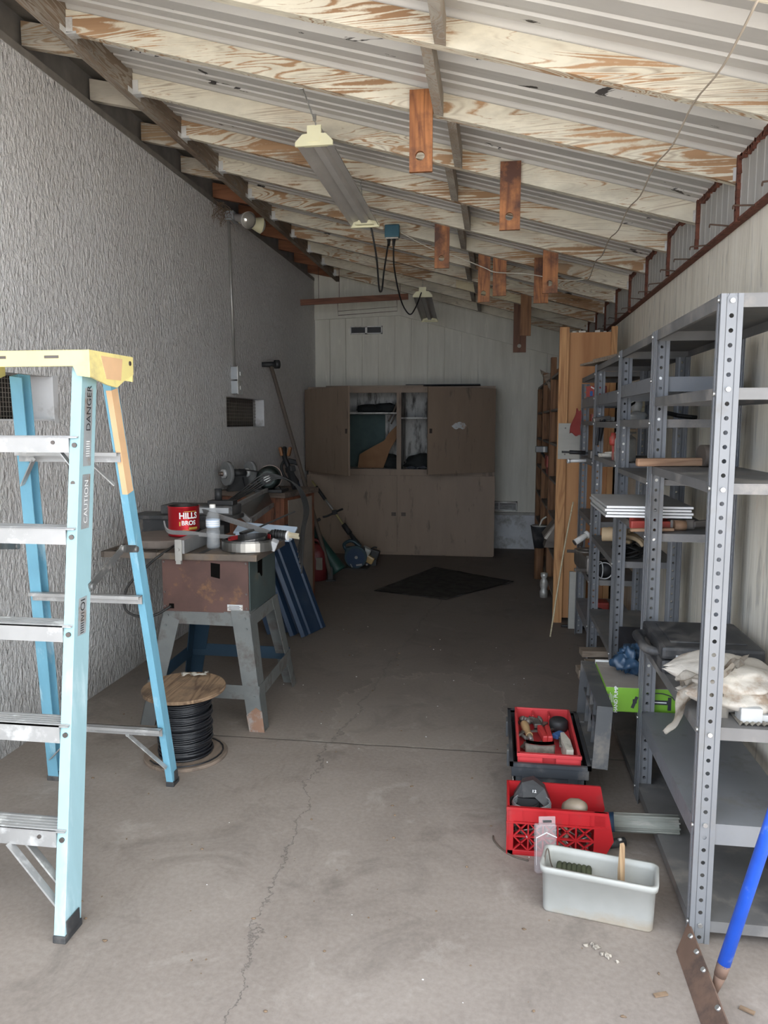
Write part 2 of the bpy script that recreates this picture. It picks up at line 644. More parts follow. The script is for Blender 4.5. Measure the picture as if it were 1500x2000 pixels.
# ladder
M['fibre'] = mat('pale blue fibreglass', (.33, .51, .545), .5, var=.07, scale=5, dirt=(.46, .62, .65), dirt_amt=.3, dscale=4, stretch=(3, 3, .8))
M['fibreblue'] = mat('blue fibreglass', (.18, .42, .55), .5, var=.1, scale=5, dirt=(.42, .62, .70), dirt_amt=.2, dscale=4, stretch=(3, 3, .8))
M['yellow'] = mat('yellow ladder plastic', (.86, .74, .30), .45, var=.05, dirt=(.62, .52, .25), dirt_amt=.2)
M['alu'] = mat('worn aluminium', (.42, .415, .405), .42, .45, var=.1, dirt=(.66, .66, .64), dirt_amt=.3, dscale=12)
M['peach'] = mat('peach paint spill', (.78, .50, .28), .6, var=.1)
M['spreader'] = mat('grimy spreader steel', (.17, .17, .165), .5, .5, dirt=(.32, .31, .29), dirt_amt=.3, dscale=20)
M['rivet'] = mat('dark rivet', (.14, .12, .11), .4, .6)
M['sticker'] = mat('scuffed paper sticker', (.56, .58, .58), .8, dirt=(.42, .30, .22), dirt_amt=.3, dscale=14)
M['ink'] = mat('black ink', (.02, .02, .02), .7)
M['whiteink'] = mat('white ink', (.85, .85, .84), .6, var=.02)
# saw
M['sawpanel'] = mat('brown enamelled saw panel', (.085, .042, .033), .6, var=.2, dirt=(.22, .115, .05), dirt_amt=.12, dscale=7)
M['sawgreen'] = mat('dark green grey saw side', (.055, .075, .072), .55, dirt=(.13, .115, .085), dirt_amt=.3)
M['sawtop'] = mat('oxidised cast iron', (.14, .115, .095), .55, .5, var=.25, dirt=(.22, .16, .11), dirt_amt=.35, dscale=9)
M['sawleg'] = mat('grimy grey leg steel', (.155, .163, .158), .6, .25, var=.15, dirt=(.12, .11, .10), dirt_amt=.4, dscale=8)
M['sawlegblue'] = mat('dark blue leg steel', (.018, .045, .075), .6)
M['rustleg'] = mat('rusted foot', (.26, .15, .10), .8, .2, dirt=(.34, .32, .30), dirt_amt=.4, dscale=14)
M['fence'] = mat('grey fence rail', (.27, .27, .265), .45, .5, dirt=(.16, .14, .12), dirt_amt=.3)
M['disc'] = mat('dusty grey brown board', (.17, .14, .12), .9, var=.12)
M['canred'] = mat('metallic red tin', (.45, .012, .02), .28, .6, var=.05)
M['candark'] = mat('dark inside of tin', (.05, .04, .035), .5, .5)
M['gold'] = mat('gold print', (.65, .42, .08), .5)
M['steelband'] = mat('bright steel strap', (.34, .335, .315), .28, .9, var=.06)
M['steeldark'] = mat('dark steel strap', (.12, .12, .12), .3, .8)
M['redtape'] = mat('red strip', (.42, .03, .035), .5, dirt=(.7, .5, .5), dirt_amt=.05)
M['brass'] = mat('brass prongs', (.70, .62, .45), .3, .9)
M['greyplastic'] = mat('pale grey plastic', (.45, .46, .47), .5)
M['greymould'] = mat('grey vinyl moulding', (.26, .255, .25), .5, dirt=(.16, .15, .14), dirt_amt=.3)
M['paleblue'] = mat('pale blue panel', (.50, .60, .72), .5)
M['bluepanel'] = mat('navy painted metal panel', (.018, .040, .080), .42, .1, var=.12, dirt=(.032, .052, .085), dirt_amt=.3)
M['benchwood'] = wood('dark red brown bench wood', (.22, .085, .045), (.075, .03, .018), 'z', 1, .55, dirt=(.05, .03, .022), dirt_amt=.35)
M['benchtop'] = wood('grimy bench top', (.15, .11, .085), (.06, .045, .035), 'x', 1, .85, dirt=(.05, .042, .038), dirt_amt=.4)
M['grindstone'] = mat('grey grinding stone', (.20, .20, .195), .9, var=.15, bstr=.4)
M['castdark'] = mat('dark cast iron', (.05, .05, .05), .55, .5)
M['motorgreen'] = mat('dark green motor', (.04, .055, .05), .45, .4, dirt=(.10, .09, .08), dirt_amt=.3)
M['copper'] = mat('dull copper housing', (.16, .12, .10), .4, .6)
# spool
M['spoolply'] = wood('weathered spool plywood', (.30, .20, .12), (.09, .05, .028), 'y', 1.6, .85, dirt=(.075, .052, .038), dirt_amt=.45)
M['spoolplydirty'] = wood('dusty spool plywood', (.25, .19, .145), (.13, .10, .08), 'y', .9, .9)
M['wire'] = mat('black insulated wire', (.013, .014, .017), .35, spec=.6)
M['paper'] = mat('crumpled paper', (.72, .68, .60), .9)
# cabinet
M['taupe'] = mat('taupe painted plywood', (.27, .198, .142), .6, var=.07, scale=3, dirt=(.165, .125, .095), dirt_amt=.15, stretch=(3, 3, .7))
M['cabinside'] = mat('grimy white cabinet inside', (.52, .51, .48), .85, var=.15, scale=6, dirt=(.12, .11, .10), dirt_amt=.45, dscale=4, stretch=(3, 3, .8))
M['tealply'] = mat('faded teal board', (.08, .12, .115), .85)
M['cutboard'] = mat('dull orange brown board', (.28, .15, .075), .85)
M['darkcloth'] = mat('dark cloth', (.022, .025, .025), .95, var=.3, bstr=.4)
M['whitecloth'] = mat('pale cloth', (.62, .64, .70), .95)
M['mat'] = mat('oily black mat', (.085, .078, .07), .85, var=.35, scale=12, dirt=(.07, .062, .055), dirt_amt=.3, dscale=14)
M['hasp'] = mat('old hasp', (.10, .08, .065), .5, .6)
M['fuelred'] = mat('faded red fuel plastic', (.13, .014, .016), .5, dirt=(.17, .08, .07), dirt_amt=.25)
M['toolwood'] = mat('dark weathered handle', (.10, .078, .06), .75)
M['shaftyellow'] = mat('yellow shaft', (.42, .36, .17), .4, .3)
M['shaftgrey'] = mat('bare shaft metal', (.45, .45, .43), .35, .7)
M['darkgreen'] = mat('dark green plastic', (.012, .05, .04), .5)
M['orange'] = mat('dull orange plastic', (.32, .13, .04), .5)
M['engine'] = mat('pale engine cover', (.42, .43, .40), .5)
M['amber'] = mat('amber fuel tank', (.45, .30, .12), .4)
M['sawbody'] = mat('blue green tool casing', (.018, .045, .06), .45)
# wooden rack
M['rackply'] = wood('orange plywood side', (.56, .30, .13), (.34, .14, .05), 'z', .38, .7, n=4)
M['rackpost'] = wood('orange pine post', (.60, .33, .14), (.33, .145, .055), 'z', 1.1, .7)
M['rackshelf'] = wood('brown rack board', (.30, .155, .075), (.13, .06, .03), 'z', 1, .8)
M['rackgrey'] = mat('dull grey shelf board', (.20, .17, .14), .85)
M['greyboard'] = mat('pale grey board', (.43, .42, .37), .8, var=.05, stretch=(1, 1, 6))
# steel shelving
M['shelfgrey'] = mat('grey enamel shelving', (.185, .19, .198), .45, .08, var=.06, dirt=(.185, .18, .175), dirt_amt=.2, dscale=7)
M['shelftop'] = mat('dusty shelf sheet', (.165, .16, .155), .55, .2, var=.15, dirt=(.27, .25, .225), dirt_amt=.35, dscale=6)
M['bolt'] = mat('bright zinc bolt', (.50, .495, .475), .3, .8)
M['clip'] = mat('white shelf clip', (.78, .77, .70), .5)
# right hand objects
M['green'] = mat('lime green carton', (.17, .37, .025), .5, var=.05)
M['cartontop'] = mat('dusty carton top', (.30, .27, .24), .75, dirt=(.45, .42, .38), dirt_amt=.3)
M['cartonblack'] = mat('black printed carton', (.025, .025, .03), .55)
M['purple'] = mat('violet print', (.28, .13, .36), .6)
M['bagblue'] = mat('dark blue bag', (.025, .06, .11), .35, var=.4, scale=20)
M['toolbox'] = mat('scuffed black toolbox plastic', (.035, .04, .046), .5, dirt=(.10, .095, .09), dirt_amt=.3, dscale=8)
M['toolboxlid'] = mat('grey scuffed lid plastic', (.075, .078, .08), .6, dirt=(.17, .155, .135), dirt_amt=.4, dscale=8)
M['trayred'] = mat('red tray plastic', (.55, .045, .05), .45, dirt=(.30, .06, .05), dirt_amt=.25)
M['crate'] = mat('red crate plastic', (.42, .014, .018), .42, var=.08, dirt=(.32, .03, .03), dirt_amt=.25, dscale=7)
M['toolsteel'] = mat('old tool steel', (.20, .18, .16), .5, .6, var=.25)
M['toolred'] = mat('red handle', (.5, .04, .04), .45)
M['toolblue'] = mat('blue handle', (.05, .13, .32), .45)
M['ivory'] = mat('dirty ivory plastic', (.55, .51, .43), .6, dirt=(.34, .30, .25), dirt_amt=.35, dscale=18)
M['amberwood'] = mat('old varnished handle', (.42, .28, .14), .5)
M['tan'] = mat('tan leather', (.48, .36, .22), .8, var=.15)
M['tanplastic'] = mat('tan plastic', (.27, .215, .155), .5)
M['wirebright'] = mat('bright wire coil', (.40, .42, .43), .4, .6)
M['binold'] = mat('milky dirty plastic', (.48, .495, .475), .45, var=.07, scale=5, dirt=(.44, .385, .28), dirt_amt=.4, dscale=5)
M['rope'] = mat('dark green rope', (.045, .05, .025), .9, var=.3, scale=30)
M['stake'] = wood('split wood stake', (.50, .35, .20), (.28, .17, .09), 'z', 1.5)
M['pipegrey'] = mat('dirty grey green tube', (.22, .23, .20), .7, dirt=(.33, .32, .28), dirt_amt=.4, dscale=10, stretch=(.5, 4, 4))
M['rustplate'] = mat('rusted brown steel', (.17, .105, .075), .75, .3, var=.2, dirt=(.09, .065, .055), dirt_amt=.4, dscale=7)
M['bluepole'] = mat('bright blue pole', (.02, .10, .58), .4, var=.15, dirt=(.16, .26, .60), dirt_amt=.15, dscale=16)
M['canvas'] = mat('old off white canvas', (.50, .46, .40), .95, var=.1, dirt=(.30, .225, .16), dirt_amt=.3, dscale=8, bstr=.5)
M['cardwhite'] = mat('pale grey board pieces', (.48, .48, .465), .85, dirt=(.40, .38, .35), dirt_amt=.25, dscale=12)
M['oldwood'] = wood('bleached old wood', (.36, .29, .22), (.20, .15, .11), 'x', 1.2, .85)
M['axewood'] = wood('worn brown handle wood', (.36, .22, .13), (.19, .10, .055), 'x', 1, .75)
M['whitepanel'] = mat('silver white sheet', (.55, .55, .53), .35, .2, var=.05)
M['whiteedge'] = mat('bright white edge', (.80, .80, .78), .5, var=.02)
M['redpaint'] = mat('chipped red paint', (.36, .05, .035), .55, dirt=(.20, .11, .08), dirt_amt=.35, dscale=12)
M['redcloth'] = mat('red cloth', (.42, .085, .075), .9)
M['spraycup'] = mat('dull silver cup', (.60, .59, .55), .4, .45, var=.1, dirt=(.42, .39, .33), dirt_amt=.35, dscale=10)
M['stone'] = mat('pale plaster lump', (.34, .30, .25), .95, var=.2, scale=20)
M['chip'] = mat('dry leaf brown', (.20, .135, .085), .95, var=.3, scale=30)


def glass(name, col, rough=.03, ior=1.45):
    m, nt, b = nodes(name)
    b.inputs['Base Color'].default_value = (*col, 1)
    b.inputs['Roughness'].default_value = rough
    b.inputs['IOR'].default_value = ior
    b.inputs['Transmission Weight'].default_value = 1
    return m


def film(name, col, alpha, rough=.2):
    m, nt, b = nodes(name)
    b.inputs['Base Color'].default_value = (*col, 1)
    b.inputs['Roughness'].default_value = rough
    b.inputs['Alpha'].default_value = alpha
    return m


M['pet'] = film('clear bottle plastic', (.72, .75, .77), .15, .06)
M['water'] = film('water in bottle', (.60, .64, .68), .10, .02)
M['clearpack'] = film('scratched clear plastic', (.55, .50, .50), .30, .25)


def bin_mat():
    m, nt, b = nodes('milky bin plastic with a brown stained foot')
    v = coords(nt, (1, 1, 1), False)
    n = noise(nt, v, 7, 4)
    c = ramp(nt, n, [(.3, (.36, .36, .33)), (.7, (.43, .43, .40))])
    sx = nn(nt, 'SeparateXYZ')
    L(nt, v, sx.inputs[0])
    st = noise(nt, coords(nt, (1, 1, 1.6), False), 9, 6, .65)
    k = math_(nt, 'SUBTRACT', math_(nt, 'ADD', .035, math_(nt, 'MULTIPLY', math_(nt, 'SUBTRACT', st, .5), .16)), sx.outputs['Z'])
    c = mix(nt, ramp(nt, math_(nt, 'MULTIPLY', k, 22), [(.0, 0), (1, .55)]), c, (.36, .27, .17))
    L(nt, c, b.inputs['Base Color'])
    b.inputs['Roughness'].default_value = .42
    b.inputs['Subsurface Weight'].default_value = .12
    b.inputs['Subsurface Radius'].default_value = (.02, .02, .02)
    return m


M['bin'] = bin_mat()
# ------------------------------------------------------------------ the place
S = .2686
XF, ZF = -1.85, 3.157


def zb(x):                       # underside of the rafters
    return ZF-S*(x-XF)


YJ = [3.2555+.6096*i for i in range(-3, 10)]     # near faces of the rafters
XL, XR, YB = -2.16, .95, 9.10

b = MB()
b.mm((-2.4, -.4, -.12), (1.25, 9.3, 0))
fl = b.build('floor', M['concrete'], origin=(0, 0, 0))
fl['kind'] = 'structure'
b = MB()
b.mm((-9, -14, -.13), (11, -.4, -.012))
b.mm((1.25, -.4, -.13), (11, 12, -.012))
b.mm((-9, -.4, -.13), (-2.4, .5, -.012))
struct('ground', b, M['apron'])

# left stucco wall with two recessed vents
V1 = (2.93, 3.53, 1.50, 1.715)
V2 = (5.98, 7.00, 1.445, 1.70)
b = MB()
ys = [.55, V1[0], V1[1], V2[0], V2[1], 9.3]
for i in range(5):
    y0, y1 = ys[i], ys[i+1]
    v = {1: V1, 3: V2}.get(i)
    if v:
        b.mm((-2.40, y0, 0), (XL, y1, v[2]))
        b.mm((-2.40, y0, v[3]), (XL, y1, 3.16))
    else:
        b.mm((-2.40, y0, 0), (XL, y1, 3.16))
bmesh.ops.remove_doubles(b.bm, verts=b.bm.verts[:], dist=.0001)
wl = b.build('wall_left', M['stucco'], origin=(0, 0, 0))
wl['kind'] = 'structure'

# back wall: grooved boards, sloping frieze, painted block plinth
b = MB()
b.mm((-2.7, 9.12, 0), (1.25, 9.2, 2.2))
b.prism([(-2.7, 9.12, 2.2), (1.25, 9.12, 2.2), (1.25, 9.12, zb(1.25)+.1), (-1.87, 9.12, 3.25), (-2.7, 9.12, 3.6)], (0, .08, 0))
x = -2.17
while x < .95:
    x1 = min(x+.186, 1.0)
    b.prism([(x, 9.10, .43), (x1, 9.10, .43), (x1, 9.10, min(zb(x1), 3.2)+.06), (x, 9.10, min(zb(x), 3.2)+.06)], (0, .03, 0))
    x += .196
struct('wall_back', b, M['siding'])
b = MB()
b.prism([(-2.16, 9.075, 2.70), (-1.15, 9.075, 2.735), (.98, 9.075, 2.735-.2686*2.13), (.98, 9.075, zb(.98)+.08), (-1.85, 9.075, 3.24), (-2.16, 9.075, 3.24)], (0, .03, 0))
struct('trim_1', b, M['siding'])
b = MB()
for k in range(7):
    for j in range(2):
        b.mm((-2.16+k*.405+j*.2, 9.06, j*.2), (-2.16+k*.405+.402+j*.2, 9.13, j*.2+.198))
b.mm((-2.16, 9.066, 0), (.98, 9.13, .40))
struct('wall_back_plinth', b, M['block'])
b = MB()
b.mm((-2.16, 9.05, .402), (.98, 9.12, .432), bev=.004)
struct('trim_2', b, M['sheet'])

# right wall: weathered plywood sheets, ribbed metal strip above it
b = MB()
for y0 in (1.35, 2.57, 3.79, 5.01, 6.23, 7.45):
    b.mm((XR, max(y0, 1.98), .02), (XR+.016, min(y0+1.217, 9.1), 2.30))
b.mm((XR+.017, 1.98, 0), (XR+.06, 9.15, 2.30))
struct('wall_right', b, M['ply'])
b = MB()
zr = zb(.925)+.10
prof = []
y = 1.98
while y < 9.1:
    for dy, dx in ((0, 0), (.055, 0), (.060, .0022), (.066, .0022), (.071, 0)):
        prof.append((y+dy, dx))
    y += .085
pts = [(.922-dx, yy) for yy, dx in prof]
for (xa, ya), (xb, yb_) in zip(pts, pts[1:]):
    b.poly([(xa, ya, 2.275), (xb, yb_, 2.275), (xb, yb_, zr), (xa, ya, zr)])
bmesh.ops.remove_doubles(b.bm, verts=b.bm.verts[:], dist=.0001)
bmesh.ops.solidify(b.bm, geom=b.bm.faces[:], thickness=.002)
sh = struct('wall_right_upper', b, M['sheet'])
# ragged rusted edges along the roof line and beside every rafter end
b = MB()
r2 = random.Random(3)
y = 2.0
while y < 9.05:
    w = r2.uniform(.02, .05)
    h = r2.uniform(.008, .028)
    b.box((.915, y, zr-h/2), (.016, w, h*1.3), (r2.uniform(-.5, .5), 0, 0))
    y += w*.8
for yj in YJ[2:]:
    z = zr
    while z > 2.30:
        h = r2.uniform(.02, .045)
        w = r2.uniform(.012, .026)
        b.box((.913, yj-.012+r2.uniform(-.003, .003), z-h/2), (.018, w, h*1.2), (r2.uniform(-.2, .2), 0, 0))
        z -= h
b.build('rust_edge', M['rust'], sh)
b = MB()
b.mm((.910, 1.98, 2.268), (.945, 9.1, 2.278))
struct('trim_3', b, M['rust'])
for i in range(15):
    yy = 2.72+i*.31
    zn = 2.276
    n = MB()
    n.cyl((.940, yy, 2.272), (.835, yy-.01, 2.262+.01*(i % 3)), .0032, n=6)
    n.cyl((.836, yy-.01, 2.255+.01*(i % 3)), (.833, yy-.01, 2.255+.01*(i % 3)), .007, n=8)
    tag(n.build('nail', M['nail']), 'rusty nail sticking out along the top edge of the plywood wall', 'nail', 'nails along the plywood top')

# ribbed roof sheets
prof = [(0, 0), (.05, 0), (.056, .009), (.07, .009), (.076, 0), (.13, 0), (.136, .009), (.15, .009), (.156, 0), (.205, 0), (.225, .032), (.262, .032), (.282, 0)]
P = .305
b = MB()
pts = []
y = .55
while y < 9.2:
    pts += [(y+a, c) for a, c in prof]
    y += P
xa, xb = -1.88, 1.28
for (y0, h0), (y1, h1) in zip(pts, pts[1:]):
    za, zc = zb(xa)+.092, zb(xb)+.092
    b.poly([(xa, y0, za+h0), (xa, y1, za+h1), (xb, y1, zc+h1), (xb, y0, zc+h0)])
bmesh.ops.remove_doubles(b.bm, verts=b.bm.verts[:], dist=.0001)
bmesh.ops.solidify(b.bm, geom=b.bm.faces[:], thickness=.0012)
struct('ceiling', b, M['roof'])

# house eave on the left: fascia, soffit boards
b = MB()
b.mm((-1.892, .6, 3.135), (-1.852, 9.1, 3.275))
struct('trim_4', b, M['fascia'])
b = MB()
b.prism([(-1.85, .6, 3.285), (-2.6, .6, 3.47), (-2.6, .6, 3.49), (-1.85, .6, 3.305)], (0, 8.6, 0))
b.mm((-2.42, .6, 3.16), (-2.24, 9.1, 3.42))
struct('trim_5', b, M['soffit'])
b = MB()
b.mm((-2.20, .6, 3.150), (-2.155, 9.1, 3.185))
struct('trim_6', b, M['soffit'])

ORD = ['nearest', 'second', 'third', 'fourth', 'fifth', 'sixth', 'seventh', 'eighth', 'ninth', 'tenth', 'eleventh', 'twelfth', 'thirteenth']


def nth(i):
    return ORD[i]


YJ = YJ[1:]
for i, yj in enumerate(YJ):
    far = i > 8
    t = thing('rafter', 'cream painted flaking roof rafter, %s counted from the open front' % nth(i), 'rafter', (XF, yj, ZF), group='roof rafters')
    b = MB()
    x1 = .918
    b.prism([(XF, yj, zb(XF)), (x1, yj, zb(x1)), (x1, yj, zb(x1)+.091), (XF, yj, zb(XF)+.091)], (0, .038, 0))
    b.build('beam', M['rafter'], t)
    h = MB()
    h.mm((XF-.004, yj-.004, ZF-.012), (XF+.045, yj+.042, ZF-.002))
    h.mm((XF-.006, yj-.05, ZF-.014), (XF-.001, yj+.088, ZF+.012))
    h.mm((XF, yj-.004, ZF-.008), (XF+.03, yj-.001, ZF+.055))
    h.build('hanger', M['galv'], t)
    if 1 < i:
        h = MB()
        h.mm((.893, yj-.004, zb(.9)+.004), (.917, yj-.001, zb(.9)+.055))
        h.build('end_plate', M['galv'], t)
for i in range(len(YJ)-1):
    y0, y1 = YJ[i]+.039, YJ[i+1]-.001
    x = -.27+.05*((i*3+1) % 2)
    b = MB()
    b.prism([(x, y0, zb(x)+.0), (x+.038, y0, zb(x+.038)), (x+.038, y0, zb(x+.038)+.09), (x, y0, zb(x)+.09)], (0, y1-y0, 0))
    tag(b.build('blocking_board', M['blocking']), 'grey block between the %s and %s rafter from the open front' % (nth(i), nth(i+1)), 'wood block', 'blocks between the rafters')
for i in range(13):
    y0 = 1.67+.6096*i
    if i < 1:
        continue
    b = MB()
    b.prism([(-1.894, y0, 3.165), (-2.215, y0, 3.235), (-2.215, y0, 3.345), (-1.894, y0, 3.275)], (0, .038, 0))
    br = i > 6
    tag(b.build('eave_rafter', M['tailbrown' if br else 'tailpaint']),
        '%s eave rafter end over the stucco wall, %s from the open front' % ('brown' if br else 'flaking pale', nth(i-1)), 'rafter end', 'rafter ends over the stucco wall')

# stud return at the back left corner
# wall vents
for (y0, y1, z0, z1), d, lab in ((V1, .12, 'screened vent opening in the stucco wall behind the stepladder'), (V2, .08, 'dark screened vent opening in the stucco wall above the bench grinder')):
    t = thing('wall_vent', lab, 'vent', (XL, (y0+y1)/2, z0), group='vents in the stucco wall')
    b = MB()
    b.mm((-2.39, y0, z0), (XL-d-.03, y1, z1))
    b.build('backing', M['ventdark'], t)
    b = MB()
    k = .022 if d > .1 else .03
    n = int((y1-y0)/k)
    for j in range(n+1):
        b.cyl((XL-d, y0+j*k, z0), (XL-d, y0+j*k, z1), .0016, n=5)
    for j in range(int((z1-z0)/k)+1):
        b.cyl((XL-d, y0, z0+j*k), (XL-d, y1, z0+j*k), .0016, n=5)
    b.build('screen', M['mesh'], t)
    b = MB()
    b.mm((XL-d-.005, y1-.008, z0), (XL+.002, y1+.001, z1))
    b.mm((XL-d-.005, y0, z0-.001), (XL+.001, y1, z0+.008))
    if d > .1:
        b.mm((XL-.004, y1-.004, z0-.012), (XL+.0015, y1+.035, z1+.006))
    b.build('jamb', M['plaster'], t)

t = thing('wall_vent', 'small two pane vent high on the back wall', 'vent', (-1.53, 9.07, 2.53), group='vents in the back wall')
b = MB()
for x0 in (-1.725, -1.535):
    for a, c in (((x0, 2.525), (x0+.19, 2.537)), ((x0, 2.603), (x0+.19, 2.615)), ((x0, 2.525), (x0+.012, 2.615)), ((x0+.178, 2.525), (x0+.19, 2.615))):
        b.mm((a[0], 9.06, a[1]), (c[0], 9.10, c[1]))
b.build('frame', M['white'], t)  # white rim stands in for daylight leaking around the vent
b = MB()
b.mm((-1.722, 9.085, 2.53), (-1.35, 9.097, 2.61))
b.build('louvre', M['castdark'], t)
t = thing('wall_vent', 'bright metal framed vent low on the back wall right of the cabinet', 'vent', (.1, 9.07, .47), group='vents in the back wall')
b = MB()
for a, c in (((-.03, .455), (.26, .468)), ((-.03, .548), (.26, .561)), ((-.03, .455), (-.016, .561)), ((.247, .455), (.26, .561)), ((.045, .455), (.06, .561))):
    b.mm((a[0], 9.03, a[1]), (c[0], 9.10, c[1]))
b.build('frame', M['white'], t)
b = MB()
for k in range(5):
    b.box((.115, 9.085, .475+k*.018), (.28, .004, .016), (.6, 0, 0))
b.build('louvre', M['alu'], t)
# ------------------------------------------------------------------ stepladder
def channel(mb, p0, p1, face, side, w, d, t=.004):
    """C-channel rail from p0 to p1. face = direction of the narrow flange face, side = outward direction of the web."""
    p0, p1, face, side = V(p0), V(p1), V(face), V(side)
    ax = (p1-p0).normalized()
    n = (face-ax*face.dot(ax)).normalized()
    s = ax.cross(n)
    if s.dot(side) < 0:
        s = -s
    # profile in (s, n): flange at n=0 from s=-w..0, web at s=0 from n=0..-d, flange at n=-d
    prof = [(-w, 0), (0, 0), (0, -d), (-w, -d), (-w, -d+t), (-t, -d+t), (-t, -t), (-w, -t)]
    mb.prism([p0+s*a+n*c for a, c in prof], p1-p0)


lad = thing('stepladder', 'pale blue fibreglass stepladder with yellow top and aluminium treads', 'ladder', (-1.5, 2.35, 0))
fR0, fR1 = V((-1.205, 1.885, .012)), V((-1.262, 2.225, 1.665))
fL0, fL1 = V((-1.80, 1.885, .012)), V((-1.655, 2.225, 1.665))
rR0, rR1 = V((-1.292, 2.835, .012)), V((-1.285, 2.43, 1.65))
rL0, rL1 = V((-1.835, 2.815, .012)), V((-1.648, 2.43, 1.65))
rails = []
for p0, p1, sd, nm, mt, fc, w, d in ((fR0, fR1, 1, 'front_rail', 'fibre', -1, .034, .085), (fL0, fL1, -1, 'front_rail', 'fibre', -1, .034, .085),
                                   (rR0, rR1, 1, 'rear_rail', 'fibreblue', -1, .028, .05), (rL0, rL1, -1, 'rear_rail', 'fibreblue', -1, .045, .05)):
    b = MB()
    channel(b, p0, p1, (0, fc, 0), (sd, 0, 0), w, d)
    ra = b.build(nm, M[mt], lad)
    rails.append(ra)
    b = MB()
    b.mm((p0.x-sd*w-.002*sd, p0.y-.004, 0), (p0.x+.004*sd, p0.y+d+.004, .022), bev=.003)
    b.mm((p0.x+.001*sd, p0.y+.010, .015), (p0.x+.004*sd, p0.y+d-.008, .062))
    b.build('foot', M['blackplastic'], ra)
b = MB()
fr = lambda z, a, c: a+(c-a)*((z-a.z)/(c.z-a.z))
# peach paint on the top of the rear rail and the front rail
pa = MB()
channel(pa, fr(1.24, rR0, rR1)+V((.0012, -.0015, 0)), fr(1.60, rR0, rR1)+V((.0012, -.0015, 0)), (0, -1, 0), (1, 0, 0), .02, .045)
pa.build('paint_spill', M['peach'], rails[2])
for z, h in ((1.425, .045), (1.15, .046), (.865, .046), (.578, .05), (.285, .047)):
    b = MB()
    a, c = fr(z, fL0, fL1), fr(z, fR0, fR1)
    y0 = a.y-.006
    zt = z+h/2+.003
    b.mm((a.x+.004, y0, z-h/2), (c.x-.034, y0+.004, zt))
    b.mm((a.x+.004, y0, zt-.004), (c.x-.006, y0+.080, zt))
    b.mm((a.x+.004, y0+.078, z-h/2), (c.x-.006, y0+.082, zt))
    for k in range(5):
        b.mm((a.x+.004, y0+.008+k*.015, zt), (c.x-.006, y0+.014+k*.015, zt+.0025))
    b.build('tread', M['alu'], lad)
    r = MB()
    r.cyl(c+V((-.017, -.0005, 0)), c+V((-.017, -.006, 0)), .0075, n=12)
    if z > 1.4 or z < .3:
        r.cyl(V((c.x-.085, y0, z+.008)), V((c.x-.085, y0-.004, z+.008)), .006, n=10)
    if z > 1.4:
        r.cyl(c+V((-.016, -.004-.012, -.115)), c+V((-.016, -.010-.014, -.115)), .0075, n=12)
    r.build('rivet', M['rivet'], lad)
for z in (1.372, .838, .268):
    b = MB()
    a, c = fr(z, rL0, rL1), fr(z, rR0, rR1)
    b.mm((a.x+.01, a.y-.004, z-.016), (c.x-.002, a.y, z+.018))
    b.mm((a.x+.01, a.y-.028, z+.014), (c.x-.002, a.y, z+.018))
    b.mm((a.x+.01, a.y-.030, z+.006), (c.x-.002, a.y-.026, z+.018))
    b.build('rear_bar', M['alu'], lad)
b = MB()   # diagonal braces
c = fr(1.40, fR0, fR1)
b.bar((c.x-.075, c.y+.02, 1.405), (c.x-.016, c.y+.02, 1.33), .003, .02, (0, 1, 0))
b.build('brace', M['alu'], lad)
for p, q in (((-1.40, 2.475, 1.365), (-1.325, 2.515, 1.275)), ((-1.60, 2.47, 1.365), (-1.675, 2.51, 1.27)), ((-1.44, 2.755, .25), (-1.30, 2.795, .10)), ((-1.66, 2.745, .25), (-1.80, 2.785, .11))):
    b = MB()
    b.bar(p, q, .004, .022, (0, 1, 0))
    b.cyl((V(p)+V((0, -.006, 0))), V(p)+V((0, .004, 0)), .008, n=10)
    b.build('brace', M['alu'], lad)
for dy in (0, .055):
    for sx in (1, -1):
        b = MB()
        q = fr(.10, fR0, fR1) if sx > 0 else fr(.10, fL0, fL1)
        b.bar((q.x-sx*.19, 1.935+dy, .265), (q.x-sx*.012, 1.915+dy, .075), .006, .024, (0, 1, 0))
        b.build('brace', M['alu'], lad)
for x in (-1.235, -1.70):   # folding spreader bars
    b = MB()
    b.bar((x, 2.16, .985), (x-.02, 2.42, 1.065), .004, .026)
    b.bar((x-.02, 2.41, 1.066), (x-.045, 2.565, 1.04), .004, .026)
    for p in ((x, 2.17, .988), (x-.02, 2.415, 1.066), (x-.043, 2.555, 1.04)):
        b.cyl((p[0]-.006, p[1], p[2]), (p[0]+.010, p[1], p[2]), .011, n=10)
    b.build('spreader', M['spreader'], lad)
# yellow moulded top
b = MB()
x0, x1 = -1.70, -1.222
b.mm((x0, 2.195, 1.70), (x1, 2.475, 1.713), bev=.004)
for (ya, yb2) in ((2.195, 2.203), (2.467, 2.475)):
    b.mm((x0, ya, 1.664 if ya < 2.3 else 1.69), (x1, yb2, 1.712), bev=.003)
    b.prism([(x1-.055, ya, 1.666), (x1, ya, 1.666), (x1, ya, 1.630), (x1-.042, ya, 1.636)], (0, yb2-ya, 0))
for xx in (x0-.0015, x1-.0065):
    b.prism([(xx, 2.1935, 1.7125), (xx, 2.4765, 1.7125), (xx, 2.4765, 1.655), (xx, 2.43, 1.64), (xx, 2.36, 1.606), (xx, 2.30, 1.612), (xx, 2.1935, 1.634)], (.008, 0, 0))
cap = b.build('top', M['yellow'], lad)
for xc in (-1.345, -1.52, -1.63):
    b = MB()
    b.mm((xc-.024, 2.1938, 1.688), (xc+.024, 2.1968, 1.697), bev=.0012)
    b.build('slot', M['rivet'], cap)
b = MB()
b.cyl((x1-.001, 2.452, 1.690), (x1+.004, 2.452, 1.690), .008, n=10)
b.build('rivet', M['rivet'], cap)
